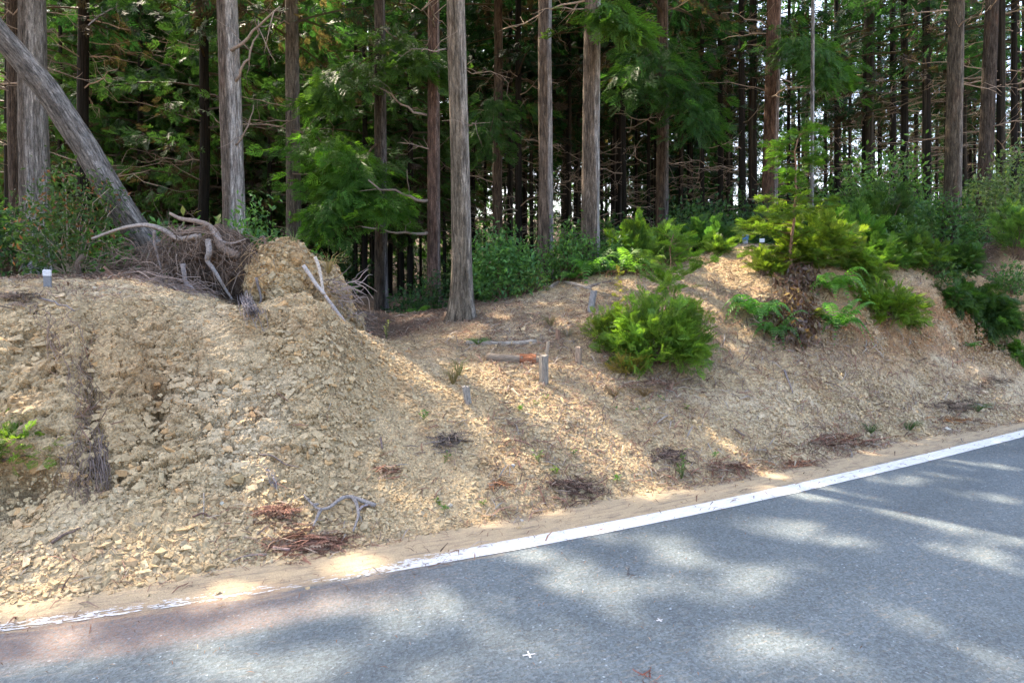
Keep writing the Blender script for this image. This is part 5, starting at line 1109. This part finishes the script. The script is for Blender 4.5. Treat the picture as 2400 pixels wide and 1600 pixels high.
stake(1275, 832, 896, 20, 'tallest weathered stake, cracked, in front of the rotten log')
stake(1096, 904, 944, 17, 'short leaning stake alone on the slope below the logs', -6, (.31,.28,.24))
stake(1356, 812, 850, 15, 'brown stake between the tallest stake and the dense bush', 0, (.33,.25,.18))
stake(1384, 680, 730, 14, 'grey split stake near the crest, leaning right', 8, (.29,.28,.27))
stake(1308, 772, 796, 11, 'reddish stub of a stake above the right end of the upper log', 0, (.30,.19,.13))
stake(1281, 800, 830, 9, 'thin pale splinter stake at the right end of the upper log', 4, (.42,.34,.25))
def log(pts, r0, r1, label, col, name='log', lift=.3, mat='logwood', rot=None, cat='log'):
    g = np.array([G(x, y) for x, y in pts]); g[:, 2] = HZ(g[:, :2]) + lift * r0; q = catmull(g, 6); q[:, 2] = np.maximum(q[:, 2], HZ(q[:, :2]) + lift * .5 * r0)
    if rot is None: b = Buf(); tube(b, q, np.linspace(r0, r1, len(q)), 12, col, .15, seed=len(label)); return tag(b.build(name, mat, loc=q[0], smooth=True), label, cat)
    t = empty(name, q[0], label, cat); b = Buf(); k = int(len(q) * rot[0]); k2 = int(len(q) * rot[1]); r = np.linspace(r0, r1, len(q)); tube(b, q[:k+1], r[:k+1], 12, col, .15); tube(b, q[k2:], r[k2:], 12, col, .15); b.build('log_wood', mat, t, smooth=True)
    b = Buf(); tube(b, q[k-1:k2+2] , r[k-1:k2+2] * 1.03, 12, (.25,.10,.05), .4, seed=3); b.build('rotten_patch', mat, t)
log([(1092,806),(1140,808),(1200,808),(1256,803)], .026, .03, 'upper grey log lying level across the old path', (.36,.31,.25))
log([(1144,842),(1190,846),(1230,848),(1268,850)], .05, .05, 'lower log of the step with a rotten orange-red patch', (.24,.19,.14), rot=(.58, .82))
log([(1290,676),(1312,664),(1345,668),(1372,676),(1385,680)], .03, .022, 'curved fallen branch along the crest by the grey split stake', (.36,.30,.24), 'fallen_branch', cat='branch')
log([(1372,676),(1398,668),(1432,660)], .02, .012, 'thin dark branch continuing the crest branch towards the ferns', (.22,.18,.15), 'fallen_branch', cat='branch')
def ground_stick(pts, r0, r1, label, col, name='fallen_stick', lift=.012, twigs=0):
    rng = np.random.default_rng(int(pts[0][0])); g = np.array([G(x, y) for x, y in pts]); q = catmull(g, 5); q[:, 2] = np.maximum(HZ(q[:, :2]), H(q[:, :2])) + lift + r0; b = Buf(); tube(b, q, np.linspace(r0, r1, len(q)), 7, col, .15, seed=int(pts[0][1]))
    for k in range(twigs): i = rng.integers(1, len(q) - 1); e = q[i] + rng.normal(0, .09, 3) * [1, 1, .4]; tube(b, wig(q[i], e, 4, .08, rng), np.linspace(r1, .0012, 4), 4, col)
    return b, q
b, q = ground_stick([(712,1178),(720,1188),(733,1200),(746,1208),(760,1207),(775,1200),(800,1183),(822,1178),(850,1186),(880,1198)], .005, .016, '', (.29,.255,.23), twigs=3)
b2, _ = ground_stick([(828,1182),(836,1200),(840,1225),(834,1242),(828,1258)], .013, .006, '', (.28,.245,.22)); b3, _ = ground_stick([(842,1212),(850,1202),(862,1198)], .008, .006, '', (.3,.26,.26))
t = empty('fallen_branch', q[len(q)//2], 'forked grey branch lying on the gravel just above the sandy shoulder', 'branch'); b.build('limb', 'wood', t, smooth=True); b2.build('limb', 'wood', t, smooth=True); b3.build('twig', 'wood', t, smooth=True)
STICKS = [([(122,1285),(150,1265),(190,1250)], .010, .005, (.15,.11,.09), 'dark curved stick on the gravel near the bottom left'), ([(545,1322),(575,1310),(625,1306)], .005, .007, (.26,.2,.16), 'thin stick along the gravel edge left of the red debris'), ([(640,1293),(680,1298)], .009, .008, (.36,.24,.2), 'short reddish stick in the red debris'),
 ([(478,1165),(478,1190),(476,1220)], .003, .002, (.42,.37,.32), 'pale root strand hanging straight down the rock face'), ([(452,1220),(478,1212),(508,1224)], .006, .004, (.16,.10,.08), 'dark forked twig at the lower end of the pale root strand'), ([(608,1075),(640,1082),(668,1098),(700,1108)], .006, .003, (.2,.16,.14), 'brown root poking sideways out of the rock face'),
 ([(892,1035),(896,1060)], .008, .006, (.16,.12,.11), 'short dark stub on the slope left of the small dark green weed'), ([(1205,1045),(1230,1052),(1250,1060)], .008, .004, (.2,.12,.09), 'dark reddish stick on the slope under the sunlit patch'), ([(1200,928),(1218,945)], .011, .008, (.46,.36,.24), 'short tan stick left of the round weed'),
 ([(1720,1010),(1745,1028)], .010, .008, (.17,.13,.11), 'short dark stick on the bare right-hand slope'), ([(2285,950),(2305,958),(2325,960)], .007, .005, (.5,.45,.4), 'pale stick in the roadside litter near the right edge'), ([(1655,742),(1695,733)], .005, .004, (.5,.42,.34), 'pale straight twig right of the slim tiered sapling'),
 ([(1838,875),(1850,905),(1858,930)], .012, .006, (.22,.19,.18), 'grey root running down the slope under the dead leaf curtain'), ([(2030,1040),(2062,1035),(2090,1030)], .006, .004, (.3,.15,.1), 'reddish twig along the road edge at right'), ([(92,705),(130,716),(175,738)], .007, .004, (.26,.23,.22), 'thin grey root lying across the top of the left bank'),
 ([(2195,600),(2240,588),(2300,580)], .010, .006, (.36,.32,.3), 'pale fallen branch on the crest between the dark bushes')]
for pts, r0, r1, c, l in STICKS:
    b, q = ground_stick(pts, r0, r1, l, c); tag(b.build('fallen_stick', 'wood', loc=q[0], smooth=True), l, 'stick')
def pile(px, py, rx, ry, n, label, col=(.25,.11,.07), L=(.05, .16), h=.035, name='needle_pile', name2='red conifer litter', seed=0, ang=None):
    n = int(n * .6); rng = np.random.default_rng(int(px + py)); c = G(px, py); ex = G(px + rx, py) - c; ey = G(px, py - ry) - c; u = rng.standard_t(3, (n, 2)) * .42; xy = c[:2] + u[:, :1] * ex[:2] + u[:, 1:] * ey[:2]; pos = np.column_stack([xy, HZ(xy) + .008 + h * rng.random(n) * np.exp(-(u**2).sum(1) * 1.5)]); col = np.array(col) * [.78, .9, .95]
    a = rng.uniform(0, 6.28, n) if ang is None else rng.normal(ang, .45, n); D = np.column_stack([np.cos(a), np.sin(a), rng.normal(0, .15, n)]); cols = np.array([col, np.array(col) * 1.5, np.array(col) * .6, (.3,.22,.16)]); b = Buf(); C = cols[rng.integers(0, 4, n)] * rng.uniform(.75, 1.25, (n, 1))
    m = rng.random(n) < .55; put(b, [needle_T(1, .06)], D[m], pos[m], rng.uniform(*L, m.sum()), C[m], rng, 1.0); put(b, BRU, D[~m], pos[~m], rng.uniform(L[0], L[1] * .9, (~m).sum()), C[~m], rng, 1.0)
    tag(b.build(name, 'litter', loc=c), label, 'needle litter')
pile(640, 1208, 55, 14, 260, 'reddish dead conifer sprays left of the forked grey branch', ang=.4)
pile(715, 1282, 85, 26, 520, 'largest heap of red-brown dead sprays at the gravel edge below the forked branch', ang=.3)
pile(1345, 1150, 75, 26, 520, 'dark brown twig heap at the toe of the slope in the middle', (.19,.10,.07))
pile(1960, 1040, 90, 16, 420, 'long red-brown heap along the road edge at right of the bare slope', ang=.4)
pile(2235, 960, 70, 22, 420, 'dark litter heap by the road near the right edge', (.17,.11,.08))
pile(2230, 990, 40, 10, 120, 'orange-red spray at the foot of the dark litter heap', (.42,.17,.06))
pile(1870, 1090, 60, 9, 160, 'orange dead spray on the sandy shoulder', (.40,.17,.09), h=.015)
pile(1700, 1098, 75, 14, 300, 'red-brown litter at the road edge right of the tallest weed')
pile(1560, 1070, 50, 20, 220, 'loose brown litter just above the tallest roadside weed', (.2,.12,.09))
pile(1050, 1040, 40, 20, 200, 'dark dead sprays on the slope beside the dim weed', (.16,.11,.09))
pile(905, 1112, 34, 9, 90, 'small reddish spray left of the middle of the slope', (.28,.12,.07))
pile(1170, 1140, 24, 6, 50, 'tiny orange spray near the middle toe of the slope', (.4,.16,.07), h=.01)
pile(1510, 1590, 22, 12, 34, 'red dead sprig lying on the asphalt at the bottom edge', (.34,.10,.06), L=(.02,.07), h=.004)
pile(1477, 1355, 20, 3, 10, 'thin dark needle sprig on the asphalt in the middle', (.12,.08,.07), L=(.03,.09), h=.002)
pile(30, 705, 60, 14, 160, 'brown litter on top of the left bank', (.2,.13,.09)); pile(2320, 900, 60, 16, 260, 'dry brown litter above the road at the right edge', (.2,.13,.09))
pile(1540, 905, 90, 18, 320, 'reddish needles under the dense bright bush', (.27,.14,.09))
def rock(px, py, w, label, col=(.45,.38,.26), flat=.6, seed=0):
    rng = np.random.default_rng(px + 3); p = G(px, py); r = w / 2 / FPX * p[1]; import bmesh
    bm = bmesh.new(); bmesh.ops.create_icosphere(bm, subdivisions=3, radius=1); V = np.array([v.co[:] for v in bm.verts]); F = np.array([[v.index for v in f.verts] for f in bm.faces]); bm.free()
    for k in range(16):
        nn = rng.normal(size=3); nn /= np.linalg.norm(nn); h = rng.uniform(.55, .85); s = V @ nn; V = V - np.maximum(s - h, 0)[:, None] * nn
    V = V * [r, r * .9, r * flat]; an = rng.uniform(0, 6.28); V = V @ np.array([[math.cos(an), math.sin(an), 0], [-math.sin(an), math.cos(an), 0], [0, 0, 1]]); b = Buf(); b.add(V + p + [0, 0, r * flat * .35], F, col); tag(b.build('rock', 'stone', loc=p), label, 'rock')
for a in [(557,1128,46,'squarish brown block sticking out of the rock face above a dark hollow',(.36,.27,.14),.8),(1202,1092,17,'pale grey stone on the slope below the sunlit patch',(.46,.46,.46),.6),(1222,1222,13,'whitish stone on the sandy shoulder in the middle',(.55,.52,.46),.8),(1055,1187,20,'tan stone beside the flat green weed',(.46,.4,.3),.7),(2218,1008,22,'whitish rock on the road edge by the orange-red spray',(.5,.46,.38),.7),(2150,1008,15,'small yellow stone on the road edge left of the whitish rock',(.5,.38,.2),.8),
          (2345,975,13,'small pale stone at the road edge near the right border',(.5,.42,.3),.7),(523,1183,18,'grey-green stone in the gravel under the square block',(.38,.38,.31),.8),(214,1335,26,'largest tan stone in the bottom left gravel',(.44,.33,.19),.7),(30,1340,24,'tan stone at the left edge in the bottom gravel',(.46,.36,.22),.7),(872,985,22,'flat greenish stone embedded in the slope above the dark stub',(.33,.31,.22),.3),(222,678,12,'cube-like pale stone on top of the left bank below the roots',(.55,.46,.33),.9),(668,1325,16,'flat yellow leaf-shaped stone on the sandy shoulder below the red heap',(.5,.38,.17),.2)]: rock(*a)
# grey boundary marker post
def box(b, c, s, col, ax=None):
    V = CUBE * 1.0 * np.asarray(s); V = V if ax is None else V @ np.asarray(ax).T; b.add(V + c, CUBE_F, col)
def bevel_post(name, p, w, dpt, h, mat, col, parent, bev=.006, z0=-.08, rot=.0):
    prof = [(z0, 0), (h - bev, 0), (h, bev)]; V = []; F = []
    for z, s in prof:
        a, c_ = w / 2 - s, dpt / 2 - s
        for x, y in [(-a+bev,-c_),(a-bev,-c_),(a,-c_+bev),(a,c_-bev),(a-bev,c_),(-a+bev,c_),(-a,c_-bev),(-a,-c_+bev)]: V.append([x * math.cos(rot) - y * math.sin(rot), x * math.sin(rot) + y * math.cos(rot), z])
    for k in range(2):
        for j in range(8): F.append((k*8+j, k*8+(j+1) % 8, (k+1)*8+(j+1) % 8)); F.append((k*8+j, (k+1)*8+(j+1) % 8, (k+1)*8+j))
    for j in range(1, 7): F.append((16, 16 + j, 17 + j))
    b = Buf(); b.add(np.array(V) + p, np.array(F), col); return b.build(name, mat, parent)
pm = G(112, 671); hh = (P(112, 632, pm[1]) - pm)[2]; t = empty('marker_post', pm, 'small square grey concrete boundary post with a whitish top on the left bank', 'marker post')
bevel_post('shaft', pm, .050, .050, hh - .045, 'concrete', (.20,.21,.22), t, rot=.5); bevel_post('cap', pm + np.array([0, 0, hh - .046]), .053, .053, .046, 'concrete', (.62,.63,.64), t, z0=0, rot=.5)
pb = snap(P(1746, 577, 10.0)); hb = (P(1746, 550, 10.0) - pb)[2]; t = empty('survey_post', pb, 'short survey post with a bright blue cap on the crest of the bank', 'marker post'); b = Buf(); r_ = .047
tube(b, np.array([pb + [0, 0, z] for z in (-.05, .0, .04, hb * .55)]), r_ * .85, 16, (.30,.33,.36)); b.build('shaft', 'plastic', t, smooth=False); b = Buf(); tube(b, np.array([pb + [0, 0, z] for z in (hb * .42, hb * .5, hb * .9, hb)]), [r_, r_, r_, r_ * .93], 18, (.05,.22,.62)); b.build('cap', 'plastic', t, smooth=False)
pw = snap(P(1785, 575, 10.1)); t = empty('marker_plate', pw, 'small white plate on a peg, right of the blue survey post', 'marker'); hw = (P(1785, 560, 10.1) - pw)[2]; bevel_post('peg', pw, .02, .02, hw - .02, 'stakewood', (.3,.27,.22), t, bev=.003); bevel_post('plate', pw + np.array([0, -.012, hw - .05]), .075, .008, .055, 'plastic', (.75,.76,.76), t, z0=0, bev=.002)
# root strands crawling over the rock face at left
def strands(pts_px, n, label, col, spread, name='root_strands'):
    rng = np.random.default_rng(int(pts_px[0][0])); g = np.array([G(x, y) for x, y in pts_px]); q0 = catmull(g, 5); t = empty(name, q0[0], label, 'roots'); b = Buf()
    for k in range(n):
        i0 = rng.integers(0, max(1, len(q0) - 4)); i1 = min(len(q0), i0 + rng.integers(4, 11)); q = q0[i0:i1] + rng.normal(0, spread, 3) + rng.normal(0, spread * .35, (i1 - i0, 3)); q[:, 1] -= .02; q[:, 2] = np.maximum(q[:, 2], HZ(q[:, :2]) + .006)
        tube(b, q, np.linspace(.0026, .001, len(q)) * rng.uniform(.4, 1.4), 4, np.array(col) * rng.uniform(.6, 1.5), cap=False)
    tag(b.build('fine_roots', 'litter', t), kind='stuff')
strands([(95,705),(130,760),(170,850),(200,950),(205,1050),(195,1130),(195,1185)], 120, 'dark curtain of thin roots running down the left rock face', (.17,.12,.09), .06)
strands([(240,1000),(240,1080),(250,1150)], 40, 'short bundle of dark roots right of the root curtain', (.17,.13,.11), .02)
strands([(230,640),(330,655),(420,680),(500,700)], 110, 'mat of dry rootlets lying along the top of the left bank', (.28,.22,.19), .06)
strands([(628,1100),(642,1120),(650,1145)], 26, 'small hanging root fringe right of the square block', (.26,.23,.23), .012)
strands([(560,640),(575,690),(600,722)], 90, 'grey roots trailing between the root plate and the earth clod', (.24,.21,.21), .03)
